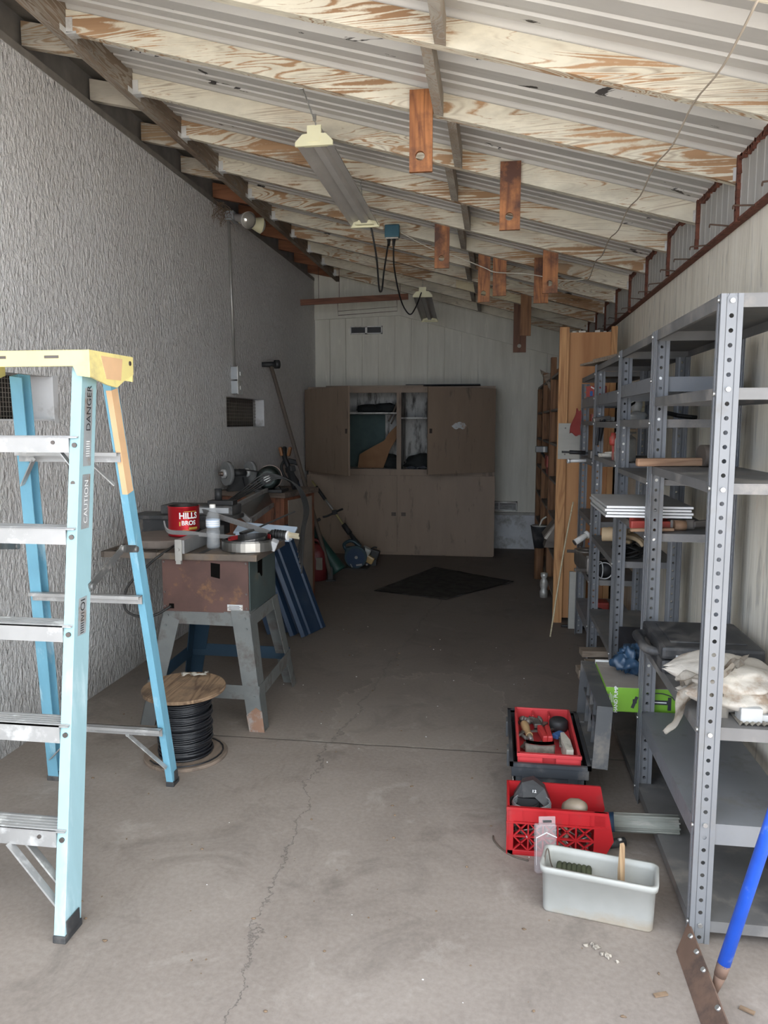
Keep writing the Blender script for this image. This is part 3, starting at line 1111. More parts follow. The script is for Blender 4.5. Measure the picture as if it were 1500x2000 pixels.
b = MB()
b.prism([(x1+.0015, 2.26, 1.70), (x1+.0015, 2.40, 1.70), (x1+.0015, 2.385, 1.63), (x1+.0015, 2.29, 1.63)], (.0012, 0, 0))
b.build('paint_spill', M['peach'], cap)


def rail_sticker(z0, z1, lines):
    a, c = fr(z0, fR0, fR1), fr(z1, fR0, fR1)
    s = MB()
    off = V((.0012, .018, 0))
    w = V((0, .046, 0))
    s.poly([a+off, a+off+w, c+off+w, c+off])
    bmesh.ops.solidify(s.bm, geom=s.bm.faces[:], thickness=.0008)
    st = s.build('sticker', M['sticker'], lad)
    up = (c-a)
    for txt, size, off_y, frac, mt in lines:
        lettering(txt, size, lambda x, y: a+off+V((.0016, 0, 0))+up*frac-V((0, 1, 0))*(-off_y)+up.normalized()*x+V((0, -1, 0))*y, M[mt], st)


rail_sticker(1.36, 1.60, [('DANGER', .036, .024, .74, 'ink'), ('IIIIIII', .03, .024, .22, 'whiteink')])
rail_sticker(1.17, 1.335, [('CAUTION', .030, .022, .5, 'whiteink')])
rail_sticker(.855, .965, [('OI', .036, .023, .80, 'ink'), ('IVI', .026, .023, .48, 'ink'), ('IIIII', .028, .023, .18, 'ink')])

# ------------------------------------------------------------------ table saw
saw = thing('table_saw', 'old cast iron table saw on splayed grey legs with a brown front panel', 'table saw', (-1.38, 3.7, 0))
tops = {(0, 0): V((-1.600, 3.49, .595)), (1, 0): V((-1.165, 3.47, .59)), (0, 1): V((-1.60, 3.93, .585)), (1, 1): V((-1.155, 3.90, .575))}
feet = {(0, 0): V((-1.725, 3.43, 0)), (1, 0): V((-1.085, 3.425, 0)), (0, 1): V((-1.76, 4.13, 0)), (1, 1): V((-1.115, 4.14, 0))}
b = MB()
b.mm((-1.600, 3.47, .575), (-1.165, 3.478, .835))
b.build('front_panel', M['sawpanel'], saw)
b = MB()
hx, hz = -1.345, .765
b.mm((-1.600, 3.479, .575), (-1.59, 3.90, .835))
b.mm((-1.600, 3.895, .575), (-1.16, 3.905, .835))
b.mm((-1.172, 3.479, .575), (-1.160, 3.90, .835))
b.mm((-1.59, 3.479, .575), (-1.172, 3.90, .58))
body = b.build('cabinet_body', M['sawgreen'], saw)
b = MB()
b.prism([(-1.352, 3.4698, .82), (-1.305, 3.4698, .815), (-1.307, 3.4698, .742), (-1.335, 3.4698, .748), (-1.353, 3.4698, .752)], (0, .0015, 0))
b.build('slot', M['dark'], saw)
b = MB()
b.prism([(-1.1605, 3.60, .81), (-1.1605, 3.68, .815), (-1.1605, 3.675, .725), (-1.1605, 3.66, .72), (-1.1605, 3.63, .745), (-1.1605, 3.60, .75)], (.0015, 0, 0))
b.build('slot', M['dark'], saw)
b = MB()
b.mm((-1.57, 3.4685, .588), (-1.545, 3.4702, .612))
b.build('slot', M['dark'], saw)
b = MB()
b.mm((-1.272, 3.466, .586), (-1.195, 3.4705, .617))
bd = b.build('badge', M['sticker'], saw)
b = MB()
for k in range(4):
    b.mm((-1.264, 3.4648, .592+k*.0058), (-1.205-.006*(k % 2), 3.4662, .5945+k*.0058))
b.cyl((-1.268, 3.4655, .602), (-1.268, 3.464, .602), .002, n=8)
b.cyl((-1.199, 3.4655, .602), (-1.199, 3.464, .602), .002, n=8)
b.build('print', M['rivet'], bd)
for x in (-1.59, -1.175):
    for z in (.60, .67, .82):
        b = MB()
        b.cyl((x, 3.4705, z), (x, 3.4655, z), .005, n=8)
        b.build('screw', M['rivet'], saw)
b = MB()
b.mm((-1.62, 3.45, .833), (-1.115, 3.95, .866), bev=.004)
tt = b.build('table_top', M['sawtop'], saw)
b = MB()
b.mm((-1.41, 3.47, .8655), (-1.385, 3.94, .8672))
b.mm((-1.255, 3.47, .8655), (-1.232, 3.94, .8672))
b.mm((-1.355, 3.60, .8655), (-1.285, 3.86, .8675))
b.build('mitre_slot', M['castdark'], tt)
b = MB()   # open grid extension wing
b.mm((-1.905, 3.45, .836), (-1.62, 3.468, .866))
b.mm((-1.905, 3.93, .836), (-1.62, 3.95, .866))
b.mm((-1.905, 3.45, .836), (-1.888, 3.95, .866))
for k in range(4):
    b.bar((-1.90+.07*k, 3.46, .853), (-1.68+.07*k if k < 2 else -1.62, 3.94 if k < 2 else 3.75-.12*(k-2), .853), .008, .022)
    b.bar((-1.62-.07*k, 3.46, .853), (-1.84-.07*k if k < 1 else -1.90, 3.94 if k < 1 else 3.86-.12*(k-1), .853), .008, .022)
b.build('wing', M['sawtop'], saw)
b = MB()
b.mm((-1.512, 3.42, .868), (-1.462, 3.965, .935), bev=.003)
fe = b.build('rip_fence', M['fence'], saw)
b = MB()
b.mm((-1.507, 3.412, .835), (-1.473, 3.422, .938), bev=.002)
b.mm((-1.502, 3.41, .82), (-1.478, 3.43, .838))
b.cyl((-1.49, 3.413, .89), (-1.49, 3.404, .89), .008, n=10)
b.build('clamp', M['conduit'], fe)
W = .092
for k in tops:
    sx = 1 if k[0] else -1
    sy = 1 if k[1] else -1
    t0, f0 = tops[k], feet[k]
    t0 = V((t0.x+sx*.004, t0.y+sy*.004, t0.z))
    wt, wb = .095, .075
    for part, mt in ((0, 'sawlegblue' if (k[1] and not k[0]) else 'sawleg'),):
        b = MB()
        b.prism([t0, t0+V((-sx*wt, 0, 0)), f0+V((-sx*wb, 0, 0)), f0], (0, -sy*.004, 0))
        b.prism([t0, t0+V((0, -sy*wt, 0)), f0+V((0, -sy*wb, 0)), f0], (-sx*.004, 0, 0))
        for zz in (.55, .50, .22, .17):
            q = f0+(t0-f0)*(zz/t0.z)
            b.cyl(q+V((-sx*.028, sy*.0, 0)), q+V((-sx*.028, sy*.005, 0)), .006, n=8)
        lg = b.build('leg', M[mt], saw)
    if not k[1] and k[0]:
        b = MB()
        q = f0+(t0-f0)*.17
        b.prism([f0+V((.001, -sy*-.0012, 0)), f0+V((-sx*wb, sy*.0012, 0)), q+V((-sx*(wb+.003), sy*.0012, -.02)), q+V((-sx*.03, sy*.0012, .02)), q+V((.001, sy*.0012, 0))], (0, -sy*.001, 0))
        b.build('rust_patch', M['rustleg'], lg)


def legpt(k, z):
    return feet[k]+(tops[k]-feet[k])*(z/tops[k].z)


for a, c, z, mt in (((0, 0), (1, 0), .545, 'sawleg'), ((0, 1), (1, 1), .545, 'sawlegblue'), ((1, 0), (1, 1), .54, 'sawleg'), ((0, 0), (0, 1), .54, 'sawlegblue'),
                    ((0, 0), (1, 0), .19, 'sawleg'), ((0, 1), (1, 1), .20, 'sawlegblue'), ((1, 0), (1, 1), .19, 'sawleg'), ((0, 0), (0, 1), .20, 'sawlegblue')):
    b = MB()
    b.bar(legpt(a, z), legpt(c, z), .004, .07)
    b.build('rail', M[mt], saw)
b = MB()
b.tube([(-1.56, 3.468, .60), (-1.62, 3.42, .565), (-1.70, 3.40, .56), (-1.76, 3.39, .60), (-1.75, 3.40, .70), (-1.66, 3.43, .80), (-1.58, 3.46, .868), (-1.50, 3.72, .945)], .006)
b.build('power_cable', M['cord'], saw)

# things lying on the saw
b = MB()
b.lathe([(0, 0), (.20, 0), (.203, .006), (.203, .034), (.198, .040), (0, .040)], (-1.70, 3.74, .8665), n=40, smooth=False)
tag(b.build('round_board', M['disc']), 'thick grey brown round board lying on the saw wing', 'board')
cz = .908
can = thing('coffee_can', 'red metallic coffee tin with white lettering on the round board', 'can', (-1.60, 3.75, cz))
b = MB()
R = .080
b.lathe([(0, .002), (R-.002, 0), (R+.002, .004), (R, .009), (R, .148), (R+.002, .152), (R+.002, .156), (R-.002, .156)], (-1.60, 3.75, cz), n=40)
b.build('body', M['canred'], can)
b = MB()
b.lathe([(R-.0025, .156), (R-.0025, .004), (0, .003)], (-1.60, 3.75, cz), n=40)
b.build('lining', M['candark'], can)
A0 = math.atan2(-3.75, 1.60)+.30


def wrap(z, da=0):
    return lambda x, y: (-1.60+(R+.0018)*math.cos(A0+da+x/R), 3.75+(R+.0018)*math.sin(A0+da+x/R), cz+z+y)


lettering('HILLS', .040, wrap(.109), M['whiteink'], can, scale=(1.0, 1.08), bold=.0012, sub=2)
lettering('BROS', .030, wrap(.072), M['whiteink'], can, scale=(1.0, 1.05), bold=.001, sub=2)
b = MB()
for z0, z1, d0, d1 in ((.130, .1325, -.3, .55), (.040, .050, .0, .62), (.036, .038, -.4, .62), (.058, .080, -.60, -.52)):
    n = 10
    for i in range(n):
        a, c = A0+d0+(d1-d0)*i/n, A0+d0+(d1-d0)*(i+1)/n
        r = R+.0012
        P = [(-1.60+r*math.cos(t), 3.75+r*math.sin(t)) for t in (a, c)]
        b.poly([(P[0][0], P[0][1], cz+z0), (P[1][0], P[1][1], cz+z0), (P[1][0], P[1][1], cz+z1), (P[0][0], P[0][1], cz+z1)])
b.build('gold_band', M['gold'], can)

bc = V((-1.385, 3.60, .8665))
bt = thing('water_bottle', 'small clear plastic water bottle standing on the table saw', 'bottle', bc)
b = MB()
b.lathe([(0, .004), (.024, .0), (.033, .008), (.0345, .03), (.031, .055), (.033, .07), (.0345, .085), (.031, .10), (.0335, .108), (.0335, .148), (.034, .152), (.030, .172), (.018, .192), (.0125, .20), (.0125, .212)], bc, n=28)
b.build('body', M['pet'], bt)
b = MB()
b.lathe([(0, .005), (.031, .008), (.0325, .03), (.029, .055), (.031, .07), (.0325, .085), (.0325, .088), (0, .088)], bc, n=24)
b.build('water', M['water'], bt)
b = MB()
b.lathe([(.0342, .110), (.0345, .112), (.0345, .146), (.0342, .148)], bc, n=28)
lb = b.build('wrapper', M['paleblue'], bt)
b = MB()
for k in range(3):
    b.lathe([(.0348, .117+k*.010), (.0349, .119+k*.010), (.0348, .123+k*.010)], bc, n=28)
b.build('stripe', M['whiteink'], lb)
b = MB()
b.lathe([(.0148, .205), (.0148, .221), (.013, .223), (0, .223)], bc, n=18)
b.build('cap', M['white'], bt)

cc = V((-1.205, 3.62, .867))
co_ = thing('steel_strap_coil', 'coil of bright steel strapping with a red strip on the saw corner', 'coil', cc)
b = MB()
for k, r in enumerate((.135, .128, .122, .117)):
    b.tube([(cc.x+r*math.cos(t*math.pi/18), cc.y+r*math.sin(t*math.pi/18), cc.z+.024+.002*k) for t in range(36)], 0, closed=True, curve=False, flat=(.044, .0012), up=(0, 0, 1))
b.build('outer_turns', M['steelband'], co_)
b = MB()
pts = []
for t in range(40):
    a = t*math.pi/18+2.2
    r = .112-.0009*t
    tilt = .22*max(0, min(1, t/26))
    p = V((r*math.cos(a), r*math.sin(a), .026))
    pts.append((cc.x+p.x, cc.y+p.y, cc.z+p.z+.02*t/40+tilt*(p.x+.06)*.5))
b.tube(pts, 0, curve=False, flat=(.036, .0015), up=(0, 0, 1))
b.build('inner_turn', M['steeldark'], co_)
b = MB()
pts = []
for t in range(22):
    a = t*math.pi/18+.25
    r = .104
    pts.append((cc.x+r*math.cos(a), cc.y+r*math.sin(a), cc.z+.046+.12*max(0, (r*math.cos(a)+.07))*.5))
b.tube(pts, 0, curve=False, flat=(.022, .0015), up=(0, 0, 1))
b.build('red_strip', M['redtape'], co_)

pl = thing('power_plug', 'black round power plug with brass prongs sticking out past the saw edge', 'plug', (-1.04, 3.69, .90))
b = MB()
b.cyl((-1.115, 3.70, .935), (-1.03, 3.685, .928), .019, .022, n=20)
for k in range(5):
    b.cyl((-1.10+k*.014, 3.6975-k*.0025, .9335-k*.001), (-1.094+k*.014, 3.6965-k*.0025, .933-k*.001), .0235, n=20)
b.tube([(-1.11, 3.70, .935), (-1.14, 3.74, .93), (-1.16, 3.80, .90), (-1.20, 3.86, .877), (-1.30, 3.90, .877)], .007)
b.build('body', M['black'], pl)
b = MB()
b.cyl((-1.03, 3.685, .928), (-1.022, 3.684, .9275), .025, n=20)
b.build('face', M['whiteink'], pl)
b = MB()
for dy, dz in ((-.006, .006), (.008, -.006), (.0, .012)):
    b.bar((-1.022, 3.684+dy, .9275+dz), (-.965, 3.674+dy, .923+dz), .003, .012)
b.build('prong', M['brass'], pl)
ad = thing('plug_adapter', 'pale grey plug adapter hanging over the saw corner below the black plug', 'adapter', (-1.08, 3.60, .88))
b = MB()
b.box((-1.075, 3.60, .893), (.035, .045, .05), (.3, .4, .2), bev=.006)
b.build('body', M['greyplastic'], ad)
b = MB()
b.bar((-1.09, 3.60, .885), (-1.125, 3.61, .872), .004, .008)
b.bar((-1.09, 3.585, .878), (-1.125, 3.59, .868), .004, .008)
b.build('prong', M['brass'], ad)

# long grey mouldings and frame pieces lying across the back of the saw
b = MB()
b.tube([(-1.64, 3.60, .995), (-1.60, 3.56, .955), (-1.50, 3.58, .945), (-1.30, 3.72, .905), (-1.18, 3.80, .885)], 0, res=8, flat=(.022, .007), up=(0, -.5, 1))
tag(b.build('vinyl_moulding', M['greymould']), 'bent grey moulding strip looping in front of the red coffee tin', 'moulding', 'grey mouldings on the saw')
b = MB()
b.tube([(-1.62, 4.05, 1.00), (-1.45, 3.90, .985), (-1.30, 3.86, .95), (-1.12, 3.84, .90)], 0, res=8, flat=(.03, .008), up=(0, -.4, 1))
tag(b.build('vinyl_moulding', M['greymould']), 'grey moulding strip passing behind the water bottle', 'moulding', 'grey mouldings on the saw')
b = MB()
b.bar((-1.28, 3.84, .92), (-1.10, 4.10, 1.0), .012, .006)
b.bar((-1.31, 3.80, .915), (-1.26, 3.87, .93), .03, .012)
tag(b.build('metal_rod', M['steeldark']), 'thin dark slotted metal bar above the steel strap coil', 'bar')
b = MB()
b.box((-1.24, 4.00, .905), (.34, .10, .012), (.5, .05, -.1), bev=.003)
b.mm((-1.40, 3.97, .85), (-1.10, 4.04, .90))
tag(b.build('blue_strip', M['paleblue']), 'pale blue strip lying behind the steel strap coil', 'strip')
fr_ = thing('window_frame', 'grey framed dark panel leaning behind the water bottle', 'frame', (-1.45, 4.45, .3))
b = MB()
C0 = [V((-1.40, 4.22, .925)), V((-1.66, 5.55, .872)), V((-1.70, 5.56, .985)), V((-1.50, 4.22, 1.0))]
for p_, q_ in ((0, 1), (3, 2), (0, 3)):
    b.bar(C0[p_], C0[q_], .022, .03)
b.build('rail', M['greymould'], fr_)
b = MB()
b.prism([C0[0], C0[1], C0[2], C0[3]], (-.012, .0, -.006))
b.build('panel', M['steeldark'], fr_)
b = MB()
for k in range(5):
    o = .018*k
    b.tube([(-1.58-o*.3, 4.30, 1.0), (-1.50-o, 4.55, 1.06), (-1.36-o, 4.66, 1.14+o*.4), (-1.24+o*.2, 4.64, 1.10), (-1.15+o*.4, 4.50, .98), (-1.115+o*.25, 4.30, .86), (-1.10+o*.3, 4.15, .76-.03*k)], .0045, n=6)
tag(b.build('cable_bundle', M['castdark']), 'bundle of thin grey tubes arching down behind the saw', 'tubes')
bx = thing('flat_case', 'low black case with a stub handle on the far side of the coffee tin', 'case', (-1.72, 4.12, .87))
b = MB()
b.mm((-2.02, 3.98, .955), (-1.42, 4.18, .978), bev=.004)
b.mm((-1.86, 4.04, .978), (-1.44, 4.2, 1.03), bev=.006)
b.mm((-1.95, 4.0, .866), (-1.5, 4.16, .956))
b.build('body', M['blackplastic'], bx)
b = MB()
b.mm((-1.60, 4.08, 1.03), (-1.45, 4.16, 1.055), bev=.004)
b.cyl((-1.545, 4.11, 1.05), (-1.545, 4.11, 1.12), .02, n=14)
b.build('handle', M['black'], bx)
b = MB()
b.mm((-1.665, 4.035, .99), (-1.46, 4.041, 1.02))
b.build('plate', M['greyplastic'], bx)

# ------------------------------------------------------------------ wire spool
sp = V((-1.362, 3.135, 0))
s = thing('wire_spool', 'plywood spool wound with black wire standing on the floor', 'spool', sp)
for z, mt, tilt in ((.0, 'spoolplydirty', 0), (.305, 'spoolply', .03)):
    b = MB()
    b.lathe([(0, 0), (.182, 0), (.184, .003), (.184, .012), (.182, .015), (0, .015)], sp+V((0, 0, z)), Euler((tilt, 0, 0)).to_matrix(), n=48, smooth=False)
    b.build('flange', M[mt], s)
b = MB()
for k in range(44):
    z = .018+k*.0064
    r = .113+.004*math.sin(k*2.3)+.003*math.sin(k*.7)
    dx, dy = .0025*math.sin(k*1.9), .0025*math.cos(k*2.7)
    b.tube([(sp.x+dx+r*math.cos(t*math.pi/14), sp.y+dy+r*math.sin(t*math.pi/14), z+.004*math.sin(t*math.pi/14+k)) for t in range(28)], .0046, n=6, closed=True, curve=False)
b.lathe([(.108, .015), (.108, .304)], sp, n=24)
b.build('wire', M['wire'], s)
b = MB()
b.tube([(sp.x+.165*math.cos(t*math.pi/12), sp.y+.165*math.sin(t*math.pi/12), .0185) for t in range(-9, 7)], .0035, n=6, curve=False)
b.build('loose_wire', M['wire'], s)
b = MB()
def scrap(u, v):
    return (-1.41+.10*u+.01*math.sin(9*v), 3.22+.03*v+.012*math.sin(7*u)+.03*u, .332+.012*abs(math.sin(6*u+2*v))+.004*math.cos(11*v))
b.grid(scrap, 10, 5, thick=.0015)
tag(b.build('paper_scrap', M['paper']), 'crumpled white scrap on top of the wire spool', 'paper')

# ------------------------------------------------------------------ bench with grinder
ang = -.62
bo = V((-1.80, 5.86, 0))
bn = thing('workbench', 'dark red brown cabinet bench against the stucco wall carrying the grinder', 'workbench', (-1.80, 5.88, 0), -.22)
b = MB()
b.mm((-.29, -.25, .0), (.29, .25, .925))
b.build('carcass', M['benchwood'], bn, local=True)
b = MB()
b.mm((-.292, -.29, .925), (.315, .29, .965), bev=.004)
b.build('worktop', M['benchtop'], bn, local=True)
b = MB()
b.mm((-.27, -.262, .60), (.20, -.25, .885), bev=.004)
b.mm((-.27, -.262, .08), (.20, -.25, .57), bev=.004)
b.mm((.22, -.264, 0), (.291, -.25, .925))
b.build('door', M['benchwood'], bn, local=True)
b = MB()
b.mm((.2895, -.20, .05), (.296, .20, .90))
b.build('side_panel', M['rackgrey'], bn, local=True)

gt = .966
gr = thing('bench_grinder', 'belt driven grinding mandrel with two grey wheels on the brown bench', 'grinder', (-1.97, 5.70, gt))
gx = V((-1.985, 5.66, gt+.135))
ax = V((.28, .30, 0)).normalized()
for o, r in ((-.07, .092), (.13, .088)):
    p = gx+ax*o
    b = MB()
    b.cyl(p-ax*.016, p+ax*.016, r, n=36)
    b.cyl(p-ax*.030, p-ax*.015, .028, .036, n=20)
    b.build('wheel', M['grindstone'], gr)
    b = MB()
    b.cyl(p-ax*.040, p-ax*.0162, .034, n=20)
    b.build('flange', M['galv'], gr)
    b = MB()
    b.cyl(p-ax*.058, p-ax*.03, .018, n=6)
    b.cyl(p-ax*.07, p-ax*.03, .010, n=10)
    b.build('nut', M['copper'], gr)
b = MB()
b.cyl(gx-ax*.10, gx+ax*.16, .014, n=14)
b.cyl(gx-ax*.02, gx+ax*.08, .032, n=18)
b.prism([gx+V((-.03, -.02, -.02)), gx+V((.05, .06, -.02)), gx+V((.08, .07, -.135)), gx+V((-.06, -.05, -.135))], (.025, -.03, 0))
b.build('stand', M['castdark'], gr)
mo = thing('electric_motor', 'dark green round motor beside the grinding wheels on the brown bench', 'motor', (-1.70, 5.62, gt))
mx = V((-1.70, 5.60, gt+.108))
mp = V((.16, -.98, 0)).normalized()
b = MB()
b.cyl(mx-mp*.10, mx+mp*.06, .088, n=32)
b.cyl(mx+mp*.06, mx+mp*.085, .088, .055, n=32)
b.build('housing', M['motorgreen'], mo)
b = MB()
b.cyl(mx-mp*.07, mx-mp*.13, .094, .088, n=32)
b.build('rear_cover', M['copper'], mo)
b = MB()
b.cyl(mx+mp*.085, mx+mp*.108, .042, n=24)
b.build('pulley', M['castdark'], mo)
b = MB()
b.cyl(mx+mp*.108, mx+mp*.116, .030, .024, n=20)
b.cyl(mx+mp*.116, mx+mp*.125, .012, n=12)
b.build('hub', M['galv'], mo)
b = MB()
b.mm((-1.79, 5.52, gt), (-1.58, 5.72, gt+.022), bev=.004)
b.bar(mx+V((-.05, .03, -.08)), mx+V((-.06, .03, -.10)), .03, .05)
b.bar(mx+V((.05, .03, -.08)), mx+V((.06, .03, -.10)), .03, .05)
b.build('base', M['castdark'], mo)
b = MB()
b.tube([(-1.96, 5.67, gt+.165), (-1.84, 5.60, gt+.16), (-1.72, 5.50, gt+.155)], .005)
b.tube([(-1.93, 5.67, gt+.10), (-1.88, 5.58, gt+.04), (-1.80, 5.52, gt+.055), (-1.74, 5.51, gt+.085)], .005)
b.build('belt', M['black'], mo)
hg = thing('power_tool', 'black pistol shaped tool standing on the brown bench right of the motor', 'tool', (-1.58, 5.85, gt))
b = MB()
b.bar((-1.545, 5.80, gt+.014), (-1.62, 5.90, gt+.15), .045, .05, bev=.008)
b.bar((-1.64, 5.92, gt+.145), (-1.58, 5.86, gt+.165), .05, .05, bev=.01)
b.build('body', M['black'], hg)

# ------------------------------------------------------------------ blue panels leaning to the right of the bench
PW = [(0, 0), (.018, .022), (.055, .022), (.065, .010), (.085, .010), (.095, .022), (.225, .022), (.235, .010), (.255, .010), (.265, .022), (.305, .022), (.325, 0)]
names = ['front navy ribbed metal sheet of the leaning row', 'second navy ribbed metal sheet behind the front one of the leaning row', 'third navy ribbed metal sheet in the leaning row', 'rearmost navy ribbed metal sheet at the left of the leaning row']
for k in range(4):
    o0 = V((-1.315-.085*k, 5.03+.012*k, .004))
    wv = V((.13, .425, .0)).normalized()
    top = V((-1.565-.050*k, 4.98, .74-.05*k))
    lv = (top-o0).normalized()
    nv = lv.cross(wv)
    if nv.x < 0:
        nv = -nv
    nv.normalize()
    Lg = .80-.05*k
    b = MB()
    pr = [o0+wv*a+nv*c for a, c in PW]
    for p, q in zip(pr, pr[1:]):
        b.poly([p, q, q+lv*Lg, p+lv*Lg])
    bmesh.ops.remove_doubles(b.bm, verts=b.bm.verts[:], dist=.0001)
    bmesh.ops.solidify(b.bm, geom=b.bm.faces[:], thickness=.003)
    tag(b.build('roofing_sheet', M['bluepanel']), names[k], 'metal sheet', 'leaning blue sheets')

# ------------------------------------------------------------------ corner tools
g = V((-1.68, 6.98, 0))
gc = thing('fuel_can', 'faded red plastic fuel can on the floor between bench and cabinet', 'fuel can', g)
b = MB()
b.lathe([(0, 0), (.10, .0), (.112, .012), (.115, .20), (.108, .27), (.075, .32), (.04, .345), (0, .352)], g, n=28, squash=.8)
b.build('body', M['fuelred'], gc)
b = MB()
b.tube([g+V((-.07, 0, .32)), g+V((-.05, 0, .375)), g+V((.03, 0, .375)), g+V((.075, 0, .29))], .016, n=10)
b.build('handle', M['fuelred'], gc)
b = MB()
b.cyl(g+V((-.055, 0, .33)), g+V((-.055, 0, .37)), .028, n=16)
b.build('cap', M['blackplastic'], gc)
b = MB()
b.box(g+V((.055, -.078, .17)), (.07, .02, .12), bev=.008)
b.build('recess', M['rackgrey'], gc)

t = thing('long_handled_tamper', 'long dark pole with a T shaped head leaning on the stucco wall', 'pole tool', (-1.52, 6.97, 0))
top = V((-2.085, 7.0, 2.01))
b = MB()
b.tube([(-1.525, 6.96, .05), (-1.80, 6.98, 1.02), top], lambda s_: .021-.004*s_, n=12)
b.build('handle', M['toolwood'], t)
b = MB()
b.cyl(top+V((-.075, -.05, .012)), top+V((.06, .035, .020)), .022, .026, n=16)
b.cyl(top+V((.03, .015, .018)), top+V((.066, .04, .02)), .040, n=18)
b.build('head', M['castdark'], t)
b = MB()
b.prism([(-1.545, 6.93, 0), (-1.50, 6.93, 0), (-1.505, 6.955, .13), (-1.545, 6.955, .13)], (0, .014, 0))
b.bar((-1.56, 6.92, .006), (-1.47, 6.92, .012), .03, .012)
b.build('blade', M['castdark'], t)

t = thing('grass_trimmer', 'yellow shafted grass trimmer standing engine down against the cabinet', 'trimmer', (-1.32, 7.85, 0))
P0, P1 = V((-1.335, 7.78, .115)), V((-1.955, 8.02, .86))
dd = P1-P0
f = lambda s_: P0+dd*s_
b = MB()
b.cyl(f(.36), f(1.0), .012, n=10)
b.build('shaft', M['shaftyellow'], t)
b = MB()
b.cyl(f(.60), f(.735), .0125, n=10)
b.build('bare_section', M['shaftgrey'], t)
b = MB()
b.cyl(f(.74), f(.92), .018, n=12)
b.cyl(f(.10), f(.30), .032, .018, n=14)
b.cyl(f(.28), f(.40), .028, n=14)
b.build('grip', M['black'], t)
b = MB()
b.bar(f(.565)+V((-.02, -.02, 0)), f(.565)+V((.03, -.02, .01)), .05, .05, bev=.008)
b.tube([f(.565)+V((0, -.02, 0)), f(.565)+V((.06, -.05, .03)), f(.565)+V((.10, -.06, .045))], .011)
b.tube([f(.565)+V((0, -.02, 0)), f(.565)+V((-.07, -.04, -.035)), f(.565)+V((-.12, -.05, -.045))], .011)
b.build('loop_handle', M['black'], t)
b = MB()
b.box(P0+V((.0, -.02, .015)), (.10, .10, .14), (0, .5, 0), bev=.02)
b.build('engine_cover', M['engine'], t)
b = MB()
b.box(P0+V((.05, -.02, -.045)), (.10, .09, .08), (0, .5, 0), bev=.02)
b.build('fuel_tank', M['amber'], t)
b = MB()
b.box(P0+V((.10, .02, .0)), (.09, .09, .10), (0, .3, 0), bev=.015)
b.tube([P0+V((.05, 0, .05)), P0+V((.10, -.02, .08)), P0+V((.13, -.02, .075))], .008)
b.mm((P0.x-.02, P0.y-.02, 0), (P0.x+.12, P0.y+.06, .06))
b.build('starter', M['castdark'], t)

t = thing('garden_tool', 'dark green tapered garden tool leaning in the corner beside the fuel can', 'garden tool', (-1.5, 7.2, 0))
b = MB()
b.tube([(-1.945, 7.35, .905), (-1.80, 7.25, .55), (-1.70, 7.15, .36)], .020, n=10)
b.build('shaft', M['bluepanel'], t)
b = MB()
b.tube([(-1.755, 7.18, .47), (-1.62, 7.14, .26), (-1.48, 7.12, .06)], lambda s_: .035+.05*s_, n=14)
b.build('cone', M['darkgreen'], t)
b = MB()
b.tube([(-1.96, 7.32, .62), (-1.80, 7.22, .44)], .005)
b.build('rod', M['shaftgrey'], t)
b = MB()
b.box((-1.76, 7.2, .51), (.06, .05, .04), (0, .6, 0), bev=.008)
b.box((-1.70, 7.2, .545), (.05, .04, .03), (0, -.5, 0), bev=.008)
b.build('trigger', M['black'], t)
b = MB()
b.tube([(-2.07, 7.36, 1.24), (-2.05, 7.30, 1.14), (-1.99, 7.30, 1.0), (-1.945, 7.35, .905)], .024, n=10)
b.tube([(-2.06, 7.33, 1.12), (-2.09, 7.31, 1.05), (-2.05, 7.31, .95), (-1.96, 7.34, .88)], .014, n=8)
b.box((-1.98, 7.36, 1.10), (.12, .05, .05), (0, .25, .3), bev=.012)
b.build('grip', M['black'], t)
b = MB()
for sx in (-1, 1):
    b.box((-2.045+sx*.042, 7.30, 1.205), (.03, .05, .09), (0, sx*.25, 0), bev=.01)
b.build('guard', M['orange'], t)

t = thing('circular_saw', 'blue green circular saw on the floor beside the trimmer engine', 'circular saw', (-1.42, 7.62, 0))
sc_ = V((-1.40, 7.56, .118))
b = MB()
b.cyl(sc_+V((0, .02, 0)), sc_+V((0, .05, 0)), .115, n=32)
b.box(sc_+V((-.02, .10, .03)), (.20, .11, .13), bev=.02)
b.build('housing', M['sawbody'], t)
b = MB()
b.cyl(sc_+V((0, .012, -.005)), sc_+V((0, .019, -.005)), .096, n=36)
b.build('guard', M['bluepanel'], t)
b = MB()
b.cyl(sc_+V((.01, .012, .0)), sc_+V((.01, .0, .0)), .016, n=16)
b.box(sc_+V((.04, .0, -.075)), (.06, .008, .018), (0, -.15, 0))
b.box(sc_+V((-.04, .0, -.085)), (.008, .008, .04), (0, -.5, 0))
b.cyl(sc_+V((.12, .01, -.07)), sc_+V((.12, -.004, -.07)), .01, n=10)
b.build('bolt', M['bolt'], t)
b = MB()
b.mm((-1.53, 7.55, 0), (-1.27, 7.75, .006))
b.build('shoe', M['castdark'], t)
b = MB()
b.tube([sc_+V((-.10, .08, .05)), sc_+V((-.13, .08, .12)), sc_+V((-.05, .08, .16)), sc_+V((.04, .09, .10))], .018, n=10)
b.build('handle', M['sawbody'], t)
